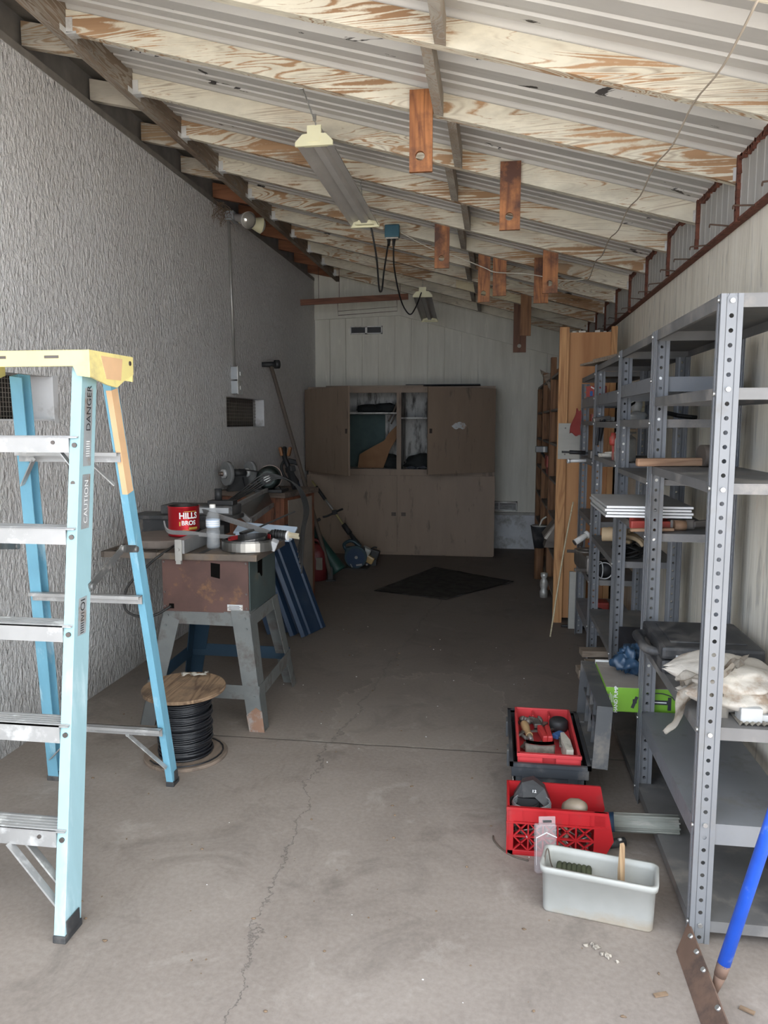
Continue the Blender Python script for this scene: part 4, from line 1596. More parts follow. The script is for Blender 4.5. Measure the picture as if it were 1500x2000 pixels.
# ------------------------------------------------------------------ cabinet at the back
cab = thing('storage_cabinet', 'big taupe plywood cabinet with two swung open upper doors at the back wall', 'cabinet', (-1.06, 8.75, 0))
x0, x1, yf, yb_ = -2.10, -.01, 8.47, 9.03
b = MB()
b.mm((x0, yf, .0), (x0+.02, yb_, 1.88))
b.mm((x1-.02, yf, .0), (x1, yb_, 1.88))
b.mm((x0, yf-.004, 1.862), (x1, yb_, 1.882))
b.mm((x0+.02, yf, .0), (x1-.02, yb_, .04))
b.build('case', M['taupe'], cab)
b = MB()
b.mm((x0, yf-.012, .885), (x1, yf, .968))
b.mm((-1.092, yf-.014, .04), (-1.040, yf-.001, 1.865))
b.mm((x0, yf-.012, 1.815), (x1, yf, 1.865))
b.mm((x0, yf-.012, .0), (x1, yf, .045))
b.build('face_frame', M['taupe'], cab)
b = MB()
b.mm((x0+.02, yb_-.01, .04), (x1-.02, yb_, 1.86))
b.mm((-1.076, yf, .96), (-1.056, yb_-.01, 1.86))
b.build('lining', M['cabinside'], cab)
for xa, xb, z in ((x0+.02, -1.076, 1.60), (-1.056, x1-.02, 1.545)):
    b = MB()
    b.mm((xa, yf+.02, z-.018), (xb, yb_-.01, z))
    b.build('shelf', M['cabinside'], cab)
b = MB()
b.mm((x0+.02, yf, .94), (x1-.02, yb_-.01, .962))
b.build('shelf', M['cabinside'], cab)
b = MB()
b.mm((x0+.03, yb_-.03, .962), (-1.30, yb_-.012, 1.58))
b.build('teal_backing', M['tealply'], cab)
# lower doors, closed
for xa, xb, zb0, kx in ((-2.115, -1.082, .035, -1.12), (-1.048, .0, .012, -1.01)):
    b = MB()
    b.mm((xa, yf-.032, zb0), (xb, yf-.013, .90), bev=.002)
    d = b.build('door', M['taupe'], cab)
    b = MB()
    b.cyl((kx, yf-.033, .465), (kx, yf-.06, .465), .014, n=12)
    b.mm((kx-.025, yf-.037, .445), (kx+.025, yf-.033, .485))
    b.build('latch', M['hasp'], d)
# upper doors, swung open
for hinge, free, knob in ((V((-2.135, yf-.014, 0)), V((-1.485, 7.66, 0)), None), (V((-.005, yf-.014, 0)), V((-.70, 8.0, 0)), None)):
    b = MB()
    d = (free-hinge)
    n = V((-d.y, d.x, 0)).normalized()
    if n.y > 0:
        n = -n
    b.prism([hinge+V((0, 0, .945)), hinge+V((0, 0, 1.852)), free+V((0, 0, 1.857)), free+V((0, 0, .945))], n*-.02)
    dr = b.build('door', M['taupe'], cab)
    b = MB()
    q = hinge+d*.965+n*.002
    b.box(q+V((0, 0, 1.40)), (.03, .012, .05), (0, 0, math.atan2(d.y, d.x)), bev=.003)
    b.build('latch', M['hasp'], dr)
    if hinge.x > -1:
        b = MB()
        for k in range(3):
            p = hinge+d*(.50+.05*k)+n*(.0008+.0002*k)+V((0, 0, 1.45+.012*(k % 2)))
            b.prism([p+d.normalized()*(.045+.008*math.cos(3*t))*math.cos(t*.5236)+V((0, 0, (.030+.006*math.sin(5*t))*math.sin(t*.5236))) for t in range(12)], n*.0006)
        b.build('worn_sticker', M['sticker'], dr)

b = MB()
b.sph((-1.45, 8.80, 1.645), (.15, .11, .05), jit=.5, seed=2)
b.sph((-1.24, 8.80, 1.65), (.14, .11, .055), jit=.6, seed=5)
tag(b.build('folded_cloth', M['darkcloth']), 'dark bundle on the upper shelf inside the cabinet', 'cloth')
b = MB()
b.prism([(-1.58, 8.72, .965), (-1.28, 8.72, .965), (-1.20, 8.72, 1.18), (-1.06, 8.72, 1.42), (-1.12, 8.72, 1.46), (-1.22, 8.72, 1.36), (-1.27, 8.72, 1.28), (-1.42, 8.72, 1.20), (-1.56, 8.72, 1.12)], (0, .012, 0))
tag(b.build('curved_board', M['cutboard']), 'orange brown cut out board standing inside the cabinet', 'board')
b = MB()
b.sph((-.80, 8.74, 1.03), (.23, .15, .105), jit=.35, seed=9)
tag(b.build('dark_bundle', M['darkcloth']), 'black bundle on the lower right shelf inside the cabinet', 'cloth')
b = MB()
b.grid(lambda u, v: (-1.0+.38*u, 8.56+.10*v, .966+.035*abs(math.sin(9*u+3*v))*(1-v)), 18, 6, thick=.003)
tag(b.build('pale_cloth', M['whitecloth']), 'pale cloth under the black bundle inside the cabinet', 'cloth')
b = MB()
b.sph((-1.20, 8.86, 1.03), (.14, .10, .09), jit=.4, seed=4)
tag(b.build('dark_bundle', M['darkcloth']), 'dark bundle behind the orange brown board inside the cabinet', 'cloth')
b = MB()
b.tube([(-1.11, 8.62, 1.70), (-1.15, 8.60, 1.60), (-1.20, 8.58, 1.50)], .012, n=6)
b.tube([(-1.10, 8.62, 1.64), (-1.14, 8.60, 1.54), (-1.17, 8.58, 1.47)], .010, n=6)
tag(b.build('leather_strap', M['toolwood']), 'pair of straps hanging over the shelf edge inside the cabinet', 'strap')
b = MB()
b.mm((-1.90, 8.50, 1.883), (-.80, 8.9, 1.897))
tag(b.build('loose_board', M['oldwood']), 'thin pale board lying on top of the cabinet', 'board')
b = MB()
b.mm((-1.00, 8.52, 1.898), (-.18, 8.86, 1.909))
tag(b.build('loose_board', M['castdark']), 'thin dark board lying on top of the cabinet', 'board')
b = MB()
b.grid(lambda u, v: tuple(V((-1.049, 6.562, 0)).lerp(V((-.397, 6.32, 0)), u).lerp(V((-.597, 7.767, 0)).lerp(V((.198, 7.14, 0)), u), v)+V((0, 0, .006+.004*mnoise.noise(V((u*5, v*5, 1)))))), 24, 24, thick=.004)
tag(b.build('floor_mat', M['mat']), 'oily black sheet lying on the floor in front of the cabinet', 'mat')

# ------------------------------------------------------------------ wooden rack seen from its end
rk = thing('wooden_rack', 'tall orange plywood sided rack against the right wall near the back', 'rack', (.66, 7.3, 0))
rx0, rx1, ry0, ry1, rh = .462, .84, 5.74, 9.0, 2.15
b = MB()
b.mm((rx0+.01, ry0+.012, .03), (rx1-.01, ry0+.03, 2.135))
b.build('side_panel', M['rackply'], rk)
for x in (rx0-.018, rx1-.035):
    b = MB()
    b.mm((x, ry0-.026, 0), (x+.066 if x < .6 else x+.04, ry0+.012, rh+.02))
    b.build('post', M['rackpost'], rk)
for k, (y, top, zb0) in enumerate(((6.85, 2.05, 0), (7.9, 1.98, 0), (8.9, 1.86, .02))):
    b = MB()
    b.mm((rx0+.004, y, zb0), (rx0+.05, y+.09, top))
    b.mm((rx0+.05, y+.02, .05), (rx1, y+.04, top-.1))
    b.build('post', M['rackshelf'], rk)
for z in (.12, .42, .72, 1.02, 1.32, 1.60, 1.88):
    b = MB()
    b.mm((rx0+.008, ry0+.03, z-.02), (rx1-.01, 8.98, z))
    b.build('shelf', M['rackgrey'], rk)
b = MB()
b.mm((rx1-.012, ry0+.03, .03), (rx1, 8.98, 2.0))
b.build('back_panel', M['rackshelf'], rk)
b = MB()
b.mm((rx0-.012, ry0-.034, 1.225), (.65, ry0-.027, 1.485), bev=.001)
gb = b.build('grey_plate', M['greyboard'], rk)
b = MB()
for p in ((.50, 1.45), (.50, 1.26)):
    b.cyl((p[0], ry0-.033, p[1]), (p[0], ry0-.037, p[1]), .006, n=8)
b.build('screw', M['rivet'], gb)
b = MB()
for a_, w2_, h_ in ((.07, .03, .006), (.115, .05, .010), (.23, .035, .012), (.29, .02, .005)):
    b.mm((rx0+a_, ry0+.008, 2.134), (rx0+a_+w2_, ry0+.03, 2.136+h_))
b.build('torn_edge', M['ivory'], rk)

b = MB()
b.cyl((.47, 6.10, 1.00), (.36, 6.2, 1.17), .006, n=6)
hm = thing('spring_clamp', 'grey clamp with a white tip jutting from the wooden rack', 'clamp', (.45, 7.6, 1.2))
b.bm.free()
b = MB()
b.mm((.385, 7.55, 1.20), (.50, 7.62, 1.26), bev=.006)
b.build('jaw', M['spreader'], hm)
b = MB()
b.mm((.455, 7.545, 1.205), (.475, 7.60, 1.255))
b.build('tip', M['white'], hm)
b = MB()
b.bar((.44, 7.58, 1.21), (.52, 7.4, 1.08), .02, .014)
b.build('arm', M['castdark'], hm)
b = MB()
b.mm((.455, 7.0, 1.085), (.56, 7.25, 1.19), bev=.01)
b.mm((.47, 7.0, 1.02), (.54, 7.25, 1.087))
tag(b.build('red_tin', M['redpaint']), 'dull red tin on a shelf of the wooden rack', 'tin')
bk = thing('feed_bucket', 'black tapered bucket holding a white dish at the left edge of the wooden rack', 'bucket', (.40, 7.3, .10))
c0 = V((.43, 7.35, .0))
b = MB()
b.lathe([(.04, .30), (.05, .30), (.085, .50), (.09, .51), (.082, .51)], c0, n=24)
b.lathe([(0, .30), (.045, .302)], c0, n=24)
b.build('body', M['blackplastic'], bk)
b = MB()
b.lathe([(0, .485), (.05, .49), (.078, .512), (.08, .515), (.05, .505), (0, .50)], c0, n=24)
b.build('dish', M['white'], bk)
b = MB()
b.tube([c0+V((.0, 0, .51)), c0+V((.02, -.01, .57)), c0+V((.06, -.02, .60))], .008)
b.build('spout', M['whitecord'], bk)
b = MB()
b.cyl(c0+V((0, 0, .0)), c0+V((0, 0, .302)), .045, n=16)
b.build('stem', M['rackshelf'], bk)
b = MB()
b.lathe([(0, 0), (.032, .0), (.035, .05), (.026, .07), (.034, .10), (.034, .14), (.02, .165), (.03, .185), (.03, .21), (0, .22)], (.43, 6.55, 0), n=18)
tag(b.build('white_bottle', M['spraycup']), 'lumpy whitish bottle on the floor at the foot of the wooden rack', 'bottle')
sp2 = thing('grey_hopper', 'grey bent sheet metal hood on the wooden rack above the black bucket', 'hood', (.47, 6.3, .5))
b = MB()
b.prism([(.40, 6.3, .56), (.52, 6.3, .72), (.56, 6.3, .72), (.56, 6.3, .54), (.46, 6.3, .52)], (0, .25, 0))
b.prism([(.42, 6.5, .44), (.47, 6.5, .60), (.53, 6.5, .60), (.53, 6.5, .44)], (0, .2, 0))
b.build('body', M['rackgrey'], sp2)
b = MB()
b.prism([(.405, 6.29, .55), (.515, 6.29, .70), (.525, 6.29, .70), (.425, 6.29, .54)], (0, .004, 0))
b.build('lip', M['ivory'], sp2)
b = MB()
b.tube([(.40, 5.30, .005), (.49, 5.50, .55), (.565, 5.66, .915)], .0055, n=6)
tag(b.build('thin_stick', M['creamwood']), 'thin pale stick leaning against the orange plywood rack', 'stick')
b = MB()
for k in range(6):
    b.prism([(.47-.0*k, 6.9+.3*k, 1.75+.05*k), (.56, 6.9+.3*k, 1.95), (.56, 6.9+.3*k, 1.99), (.455, 6.9+.3*k, 1.80+.05*k)], (0, .012, 0))
tag(b.build('offcut', M['oldwood'], origin=(.5, 7.5, 1.75)), 'loose grey offcuts stuck in the upper bays of the wooden rack', 'offcuts', kind='stuff')

# ------------------------------------------------------------------ hung from the roof
def hang_plank(x0, x1, z0, z1, y, hole, lab, mt='plank', tilt=0):
    b = MB()
    w = x1-x0
    n = 20
    hc = V(((x0+x1)/2-.003, 0, z0+.062))
    pts = [(x0, z0), (x1, z0), (x1, z1), (x0, z1)]
    if hole:
        # face with a round hole, bridged by rays to the rectangle
        rim = [V((hc.x+.019*math.cos(2*math.pi*i/n), 0, hc.z+.019*math.sin(2*math.pi*i/n))) for i in range(n)]
        def ray(i):
            a = 2*math.pi*i/n
            dx, dz = math.cos(a), math.sin(a)
            ts = []
            if abs(dx) > 1e-6:
                ts.append(((x1 if dx > 0 else x0)-hc.x)/dx)
            if abs(dz) > 1e-6:
                ts.append((((z0+.125) if dz > 0 else z0)-hc.z)/dz)
            t_ = min(ts)
            return V((hc.x+dx*t_, 0, hc.z+dz*t_))
        out = [ray(i) for i in range(n)]
        # snap nearest rays onto the corners
        for cx, cz_ in ((x0, z0), (x1, z0), (x1, z0+.125), (x0, z0+.125)):
            k = min(range(n), key=lambda i: (out[i]-V((cx, 0, cz_))).length)
            out[k] = V((cx, 0, cz_))
        for yy in (y, y+.018):
            o_ = V((0, yy, 0))
            for i in range(n):
                j = (i+1) % n
                b.poly([rim[i]+o_, rim[j]+o_, out[j]+o_, out[i]+o_])
            b.poly([V((x0, yy, z0+.125)), V((x1, yy, z0+.125)), V((x1, yy, z1)), V((x0, yy, z1))])
        for i in range(n):
            j = (i+1) % n
            b.poly([rim[i]+V((0, y, 0)), rim[j]+V((0, y, 0)), rim[j]+V((0, y+.018, 0)), rim[i]+V((0, y+.018, 0))])
        for (a, c), (e, f_) in zip(pts, pts[1:]+pts[:1]):
            b.poly([(a, y, c), (e, y, f_), (e, y+.018, f_), (a, y+.018, c)])
        bmesh.ops.remove_doubles(b.bm, verts=b.bm.verts[:], dist=.0003)
    else:
        b.mm((x0, y, z0), (x1, y+.018, z1))
    tag(b.build('hanging_plank', M[mt]), lab, 'plank', 'short planks hung from the rafters')


J = lambda i: 3.2555+.6096*i
hang_plank(-.368, -.274, 2.508, 2.826, J(0)-.019, True, 'largest and nearest reddish plank with a hole hung from the rafters')
hang_plank(.0, .098, 2.412, 2.727, J(1)-.019, True, 'second nearest reddish plank with a hole, hung right of the nearest one')
hang_plank(-.415, -.319, 2.490, 2.80, J(3)+.039, True, 'reddish plank with a hole right of the teal outlet box')
hang_plank(-.147, -.060, 2.360, 2.72, J(4)+.039, True, 'left plank of the close pair hung mid ceiling, the dark brown one with a hole')
hang_plank(-.040, .056, 2.402, 2.72, J(4)+.039, False, 'right plank of the close pair hung mid ceiling, streaked grey with no hole')
hang_plank(.280, .375, 2.315, 2.62, J(3)+.039, True, 'plank with a hole in front of another plank below the right half of the rafters')
hang_plank(.250, .352, 2.336, 2.65, J(4)-.019, False, 'plank half hidden behind another plank below the right half of the rafters')
hang_plank(.197, .289, 2.247, 2.62, J(6)+.039, False, 'grey brown far plank under the rear rafters above the dark one', 'rackshelf')
hang_plank(.150, .272, 2.157, 2.62, J(7)+.039, True, 'smallest dark plank far back close to the back wall', 'plankdark')


def shop_light(n0, n1, wid, lab, bright):
    n0, n1 = V(n0), V(n1)
    t = thing('shop_light', lab, 'light', (n0+n1)/2, group='hanging shop lights')
    d = (n1-n0).normalized()
    rt = d.cross(V((0, 0, 1))).normalized()
    up = rt.cross(d)
    # W-shaped reflector
    pr = [(-wid/2, -.0), (-wid/2+.012, .028), (-.028, .040), (-.016, .012), (.016, .012), (.028, .040), (wid/2-.012, .028), (wid/2, 0)]
    b = MB()
    for (a, c), (e, f_) in zip(pr, pr[1:]):
        b.poly([n0+rt*a+up*c, n0+rt*e+up*f_, n1+rt*e+up*f_, n1+rt*a+up*c])
    bmesh.ops.remove_doubles(b.bm, verts=b.bm.verts[:], dist=.0001)
    bmesh.ops.solidify(b.bm, geom=b.bm.faces[:], thickness=.0015)
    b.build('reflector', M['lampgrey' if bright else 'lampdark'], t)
    b = MB()
    b.prism([n0+rt*-.03+up*.042, n0+rt*.03+up*.042, n0+rt*.03+up*.085, n0+rt*-.03+up*.085], n1-n0)
    b.build('ballast_housing', M['lampgrey'], t)
    for p, s_ in ((n0, -1), (n1, 1)):
        b = MB()
        out = [(-wid/2-.004, -.006), (wid/2+.004, -.006), (wid/2+.004, .014), (wid/2-.03, .048), (.034, .050), (.034, .088), (-.034, .088), (-.034, .050), (-wid/2+.03, .048), (-wid/2-.004, .014)]
        b.prism([p+rt*a+up*c for a, c in out], d*s_*.012)
        b.prism([p+rt*a+up*c+d*s_*.012 for a, c in ((-.028, .012), (.028, .012), (.028, .034), (-.028, .034))], d*s_*.003)
        b.prism([p+rt*a+up*c for a, c in ((-wid/2+.03, .004), (wid/2-.03, .004), (wid/2-.05, .03), (-wid/2+.05, .03))], d*s_*-.03)
        b.build('end_cap', M['cream'], t)
    return t, d, up


t, d, up = shop_light((-.872, 3.70, 2.795), (-.835, 4.90, 2.715), .175, 'long cream ended shop light hanging on chains at the front', True)


def chain(mb, p, q):
    p, q = V(p), V(q)
    n = max(3, int((q-p).length/.011))
    for k in range(n):
        c = p.lerp(q, (k+.5)/n)
        mb.box(c, (.005, .0018, .013), (0, .2*math.sin(k), (k % 2)*1.57))
    return mb


b = MB()
chain(b, (-.865, 3.72, 2.885), (-.86, 3.65, zb(-.86)+.0))
b.box((-.86, 3.655, zb(-.86)+.01), (.016, .012, .03), bev=.003)
chain(b, (-.86, 3.65, zb(-.86)), (-.83, 3.30, zb(-.83)+.012))
b.box((-.83, 3.298, zb(-.83)+.012), (.018, .014, .034), bev=.003)
b.build('chain', M['chain'], t)
b = MB()
chain(b, (-.835, 4.86, 2.80), (-.80, 4.54, zb(-.80)+.004))
b.box((-.80, 4.53, zb(-.80)+.006), (.016, .014, .03), bev=.003)
b.build('chain', M['chain'], t)
b = MB()
b.tube([(-.80, 4.91, 2.72), (-.779, 5.0, 2.553), (-.80, 5.25, 2.40), (-.801, 5.33, 2.385), (-.80, 5.40, 2.42), (-.802, 5.5, 2.552), (-.791, 5.63, 2.765)], .006, n=8)
b.build('cord', M['cord'], t)
t2, d, up = shop_light((-.705, 7.35, 2.665), (-.735, 8.50, 2.585), .175, 'far shop light hanging on a chain near the back wall', False)
b = MB()
chain(b, (-.705, 7.37, 2.75), (-.705, 7.37, zb(-.705)+.004))
chain(b, (-.735, 8.48, 2.67), (-.735, 8.48, zb(-.735)+.004))
b.build('chain', M['chain'], t2)
b = MB()
b.tube([(-.752, 5.635, 2.77), (-.765, 5.78, 2.62), (-.772, 6.25, 2.462), (-.765, 6.8, 2.43), (-.743, 7.1, 2.534), (-.715, 7.335, 2.70)], .006, n=8)
b.build('cord', M['cord'], t2)
ob = thing('outlet_box', 'teal outlet box with two black plugs fixed to a rafter', 'outlet box', (-.765, 5.66, 2.8), group=None)
b = MB()
b.mm((-.818, 5.635, 2.818), (-.712, 5.690, 2.905), bev=.006)
b.mm((-.805, 5.645, 2.808), (-.725, 5.68, 2.82))
b.build('body', M['teal'], ob)
b = MB()
b.mm((-.81, 5.64, 2.806), (-.72, 5.685, 2.817))
b.build('face', M['ivory'], ob)
for x in (-.788, -.752):
    b = MB()
    b.cyl((x, 5.655, 2.81), (x, 5.64, 2.758), .014, .009, n=12)
    b.build('plug', M['cord'], ob)
# string stapled along the rafters, then a white cord to the outlet box
pts = []
for i in range(-2, 4):
    yj = J(i)
    pts.append((.60, yj+.01, zb(.60)-.004))
    if i < 3:
        pts.append((.602, yj+.31, zb(.60)-.03))
    else:
        pts.append((.602, yj+.31, zb(.6)-.05))
pts.append((.60, J(4)-.03, zb(.60)-.012))
b = MB()
b.tube(pts, .0032, n=6, res=4)
tag(b.build('roof_string', M['string']), 'thin grey string running under the rafters on the right', 'string')
b = MB()
b.tube([(.60, J(4)-.045, zb(.60)-.010), (.45, J(4)-.10, 2.475), (.20, J(4)-.15, 2.515), (-.02, J(4)-.03, 2.555), (-.10, J(4)-.02, 2.59), (-.30, 5.66, 2.67), (-.50, 5.655, 2.74), (-.70, 5.655, 2.85)], .0032, n=6)
tag(b.build('extension_line', M['whitecord']), 'white cord strung from the teal outlet box past the hanging planks', 'cord')
b = MB()
b.prism([(-.40, J(7)-.016, zb(-.40)+.002), (.22, J(7)-.016, zb(.22)+.002), (.22, J(7)-.016, zb(.22)+.075), (-.40, J(7)-.016, zb(-.40)+.075)], (0, .015, 0))
tag(b.build('cream_batten', M['creamwood']), 'short cream batten nailed to a rear rafter', 'batten')
b = MB()
b.bar((-2.155, 8.40, 2.80), (-.96, 8.40, 2.838), .02, .062)
hb = tag(b.build('hanging_board', M['redboard']), 'long dull red board hung on wires near the back wall', 'board')
b = MB()
for x in (-1.95, -1.72, -1.05):
    b.cyl((x, 8.40, 2.84), (x, 8.40, 3.20+.0), .003, n=5)
b.build('hanger_wire', M['nail'], hb)
wf = thing('wire_hanger', 'thin wire frame hanging under the long red board', 'wire frame', (-1.4, 8.40, 2.6))
b = MB()
b.tube([(-1.74, 8.41, 2.80), (-1.735, 8.41, 2.655), (-1.08, 8.41, 2.69), (-1.085, 8.41, 2.82)], .003, n=5, curve=False)
b.tube([(-1.735, 8.41, 2.70), (-1.08, 8.41, 2.735)], .002, n=5, curve=False)
b.build('wire', M['nail'], wf)

# ------------------------------------------------------------------ on the stucco wall
cd = thing('conduit', 'thin metal conduit with two switch boxes running down the stucco wall', 'conduit', (-2.15, 6.13, 2.4))
b = MB()
b.cyl((-2.148, 6.10, 3.10), (-2.148, 6.155, 1.955), .011, n=10)
b.build('pipe', M['conduit'], cd)
for z, lab in ((1.89, 0), (1.775, 1)):
    b = MB()
    b.mm((-2.165, 6.105, z-.05), (-2.105, 6.215, z+.055), bev=.004)
    bx_ = b.build('box', M['boxgrey'], cd)
    b = MB()
    b.mm((-2.106, 6.10, z-.055), (-2.100, 6.222, z+.06), bev=.001)
    b.mm((-2.101, 6.15, z-.015), (-2.094, 6.17, z+.015))
    b.build('cover', M['galv'], bx_)
fl_ = thing('flood_light', 'twin flood lamp on the stucco wall under the eave', 'flood light', (-2.1, 6.15, 3.12))
b = MB()
b.mm((-2.165, 6.05, 3.09), (-2.09, 6.19, 3.15+.012), bev=.006)
b.build('box', M['boxgrey'], fl_)
for p, q, nm in (((-2.085, 6.10, 3.12), (-1.90, 5.95, 3.045), 0), ((-2.085, 6.17, 3.12), (-1.83, 6.34, 3.075), 1)):
    p, q = V(p), V(q)
    d = (q-p).normalized()
    Rm = d.to_track_quat('Z', 'Y').to_matrix()
    b = MB()
    b.lathe([(.022, -.03), (.028, .0), (.034, .09), (.060, .165), (.066, .19), (.062, .192)], p, Rm, n=24)
    sh_ = b.build('holder', M['cream' if nm else 'lampgrey'], fl_)
    b = MB()
    b.lathe([(.061, .186), (.05, .205), (.03, .216), (0, .22)], p, Rm, n=24)
    b.build('lens', M['lens'], sh_)
b = MB()
for k in range(70):
    a = rnd.uniform(0, 6.28)
    c = V((-2.165+rnd.uniform(0, .09), 5.82+rnd.gauss(0, .06), 3.10+rnd.gauss(0, .035)))
    e = c+V((rnd.uniform(-.03, .06), math.cos(a)*.07, math.sin(a)*.06-.03))
    b.tube([c, (c+e)/2+V((.01, 0, .012)), e], .0016, n=4, res=2)
tag(b.build('old_nest', M['chip'], origin=(-2.13, 5.82, 3.1)), 'clump of dry nest strands under the eave beside the flood lamp', 'nest', kind='stuff')
# ------------------------------------------------------------------ steel shelving, four bays
SX0, SX1 = .577, .886
PITCH = .0381


def post_mesh(name, sx, sy, h):
    """perforated angle post; corner at origin, flanges run towards sx (wide) and sy (narrow)."""
    b = MB()
    nrow = int(h/PITCH)
    for axis, wdt in ((0, .056), (1, .040)):
        cols = [(0, 0), (.013, 0), (.0155, .003), (wdt-.0155, .003), (wdt-.013, 0), (wdt, 0)]
        def P3(u, d, z):
            return (sx*u, sy*d, z) if axis == 0 else (sx*d, sy*u, z)
        top = nrow*PITCH
        for k, ((u0, d0), (u1, d1)) in enumerate(zip(cols, cols[1:])):
            if k != 2:
                b.poly([P3(u0, d0, 0), P3(u1, d1, 0), P3(u1, d1, top), P3(u0, d0, top)])
            else:
                uc = (u0+u1)/2
                for r in range(nrow):
                    z0, z1 = r*PITCH, (r+1)*PITCH
                    zc = (z0+z1)/2
                    rim = [(uc+.0062*math.cos(math.pi/8+i*math.pi/4), zc+.0062*math.sin(math.pi/8+i*math.pi/4)) for i in range(8)]
                    out = [(u1, zc+.006), (uc+.006, z1), (uc-.006, z1), (u0, zc+.006), (u0, zc-.006), (uc-.006, z0), (uc+.006, z0), (u1, zc-.006)]
                    for i in range(8):
                        j = (i+1) % 8
                        b.poly([P3(rim[i][0], d0, rim[i][1]), P3(rim[j][0], d0, rim[j][1]), P3(out[j][0], d0, out[j][1]), P3(out[i][0], d0, out[i][1])])
                    for c1, c2, cr in ((0, 1, (u1, z1)), (2, 3, (u0, z1)), (4, 5, (u0, z0)), (6, 7, (u1, z0))):
                        b.poly([P3(out[c1][0], d0, out[c1][1]), P3(cr[0], d0, cr[1]), P3(out[c2][0], d0, out[c2][1])])
    bmesh.ops.remove_doubles(b.bm, verts=b.bm.verts[:], dist=.00005)
    bmesh.ops.recalc_face_normals(b.bm, faces=b.bm.faces[:])
    bmesh.ops.solidify(b.bm, geom=b.bm.faces[:], thickness=.0016)
    me = bpy.data.meshes.new(name)
    b.bm.to_mesh(me)
    b.bm.free()
    me.materials.append(M['shelfgrey'])
    return me


POSTS = {}


def shelf_unit(lab, y0, y1, levels, h0, h1):
    t = thing('steel_shelving', lab, 'shelving', (SX0, y0, 0), group='grey steel shelving bays')
    for (x, y, sx, sy, h) in ((SX0, y0, 1, 1, h0), (SX1, y0, -1, 1, h0), (SX0, y1, 1, -1, h1), (SX1, y1, -1, -1, h1)):
        key = (sx, sy, round(h, 2))
        if key not in POSTS:
            POSTS[key] = post_mesh('post', sx, sy, h)
        o = bpy.data.objects.new('post', POSTS[key])
        COL.objects.link(o)
        o.parent = t
        o.location = (x-SX0, y-y0, 0)
        RM[o] = Matrix.Translation((x, y, 0))
    for z, fh in levels:
        b = MB()
        a0, a1, c0, c1 = SX0+.003, SX1-.003, y0+.004, y1-.004
        b.mm((a0-.0006, c0-.0006, z-.0025), (a1+.0006, c1+.0006, z))
        for p, q in (((a0, c0), (a0+.002, c1)), ((a1-.002, c0), (a1, c1)), ((a0, c0), (a1, c0+.002)), ((a0, c1-.002), (a1, c1))):
            b.mm((p[0], p[1], z-fh), (q[0], q[1], z-.001))
        b.mm((a0+.0005, c0+.001, z-fh+.0005), (a0+.012, c1-.001, z-fh+.0022))
        b.mm((a1-.012, c0+.001, z-fh+.0005), (a1-.0005, c1-.001, z-fh+.0022))
        sh_ = b.build('shelf', M['shelftop' if fh < .05 else 'shelfgrey'], t)
        zz = round((z-.014)/PITCH-.5)*PITCH+PITCH/2
        for p, q in (((SX0+.028, y0+.006, zz), (SX0+.028, y0-.0045, zz)), ((SX0+.004, y0+.02, z-.015), (SX0-.005, y0+.02, z-.015))):
            b = MB()
            b.cyl(p, q, .0065, n=10)
            b.build('bolt', M['bolt'], sh_)
    return t


B = [2.15, 3.01, 3.80, 4.70, 5.44]
uA = shelf_unit('nearest bay of grey steel shelving, holding a black tool case and canvas', B[0], B[1]-.008,
                [(1.829, .036), (1.585, .031), (1.331, .029), (.650, .037), (.366, .062), (.070, .034)], 1.829, 1.829)
uB = shelf_unit('second bay of grey steel shelving from the front, holding the silver white sheets', B[1], B[2]-.008,
                [(1.825, .030), (1.663, .055), (1.505, .031), (1.277, .022), (1.070, .031), (.345, .032), (.06, .03)], 1.829, 1.829)
uC = shelf_unit('third bay of grey steel shelving from the front, holding a silver spray cup', B[2], B[3]-.008,
                [(1.820, .030), (1.649, .057), (1.495, .031), (1.298, .025), (.817, .031), (.362, .03), (.06, .03)], 1.829, 1.829)
uD = shelf_unit('farthest bay of grey steel shelving next to the wooden rack', B[3], B[4],
                [(1.79, .03), (1.648, .06), (1.498, .024), (1.265, .037), (.895, .036), (.538, .033), (.258, .067)], 1.829, 1.79)
for u, spots in ((uA, []), (uB, [(3.009, 1.25), (3.009, .52)]), (uC, [(3.799, 1.36), (3.799, .28), (3.799, 1.03)]), (uD, [(4.699, 1.50), (4.699, 1.40), (4.699, 1.10)])):
    for y, z in spots:
        b = MB()
        b.mm((SX0+.012, y-.006, z), (SX0+.046, y-.002, z+.045), bev=.0015)
        b.cyl((SX0+.028, y-.006, z+.03), (SX0+.028, y-.009, z+.03), .005, n=8)
        b.build('clip', M['clip'], u)

# things on the nearest bay
kc = thing('tool_case', 'scuffed black plastic tool case lying on the steel shelf behind the canvas', 'case', (.72, 2.78, .652))
b = MB()
x0, x1, y0, y1, z0, z1 = .535, .895, 2.60, 2.955, .652, .745
b.mm((x0+.03, y0, z0), (x1, y1, z0+.047), bev=.012)
b.build('base', M['blackplastic'], kc)
b = MB()
b.mm((x0+.03, y0, z0+.049), (x1, y1, z1), bev=.012)
b.mm((x0+.07, y0+.06, z1-.002), (x1-.04, y1-.05, z1+.004), bev=.002)
b.build('lid', M['blackplastic'], kc)
b = MB()
b.tube([(x0+.05, 2.68, z0+.05), (x0+.0, 2.70, z0+.055), (x0-.005, 2.79, z0+.06), (x0+.0, 2.89, z0+.055), (x0+.05, 2.92, z0+.05)], .016, n=10)
b.build('handle', M['blackplastic'], kc)
b = MB()
b.mm((x0+.075, y0-.006, z0+.03), (x0+.105, y0+.002, z0+.066), bev=.002)
b.mm((x1-.10, y0-.006, z0+.03), (x1-.07, y0+.002, z0+.066), bev=.002)
b.build('latch', M['greyplastic'], kc)

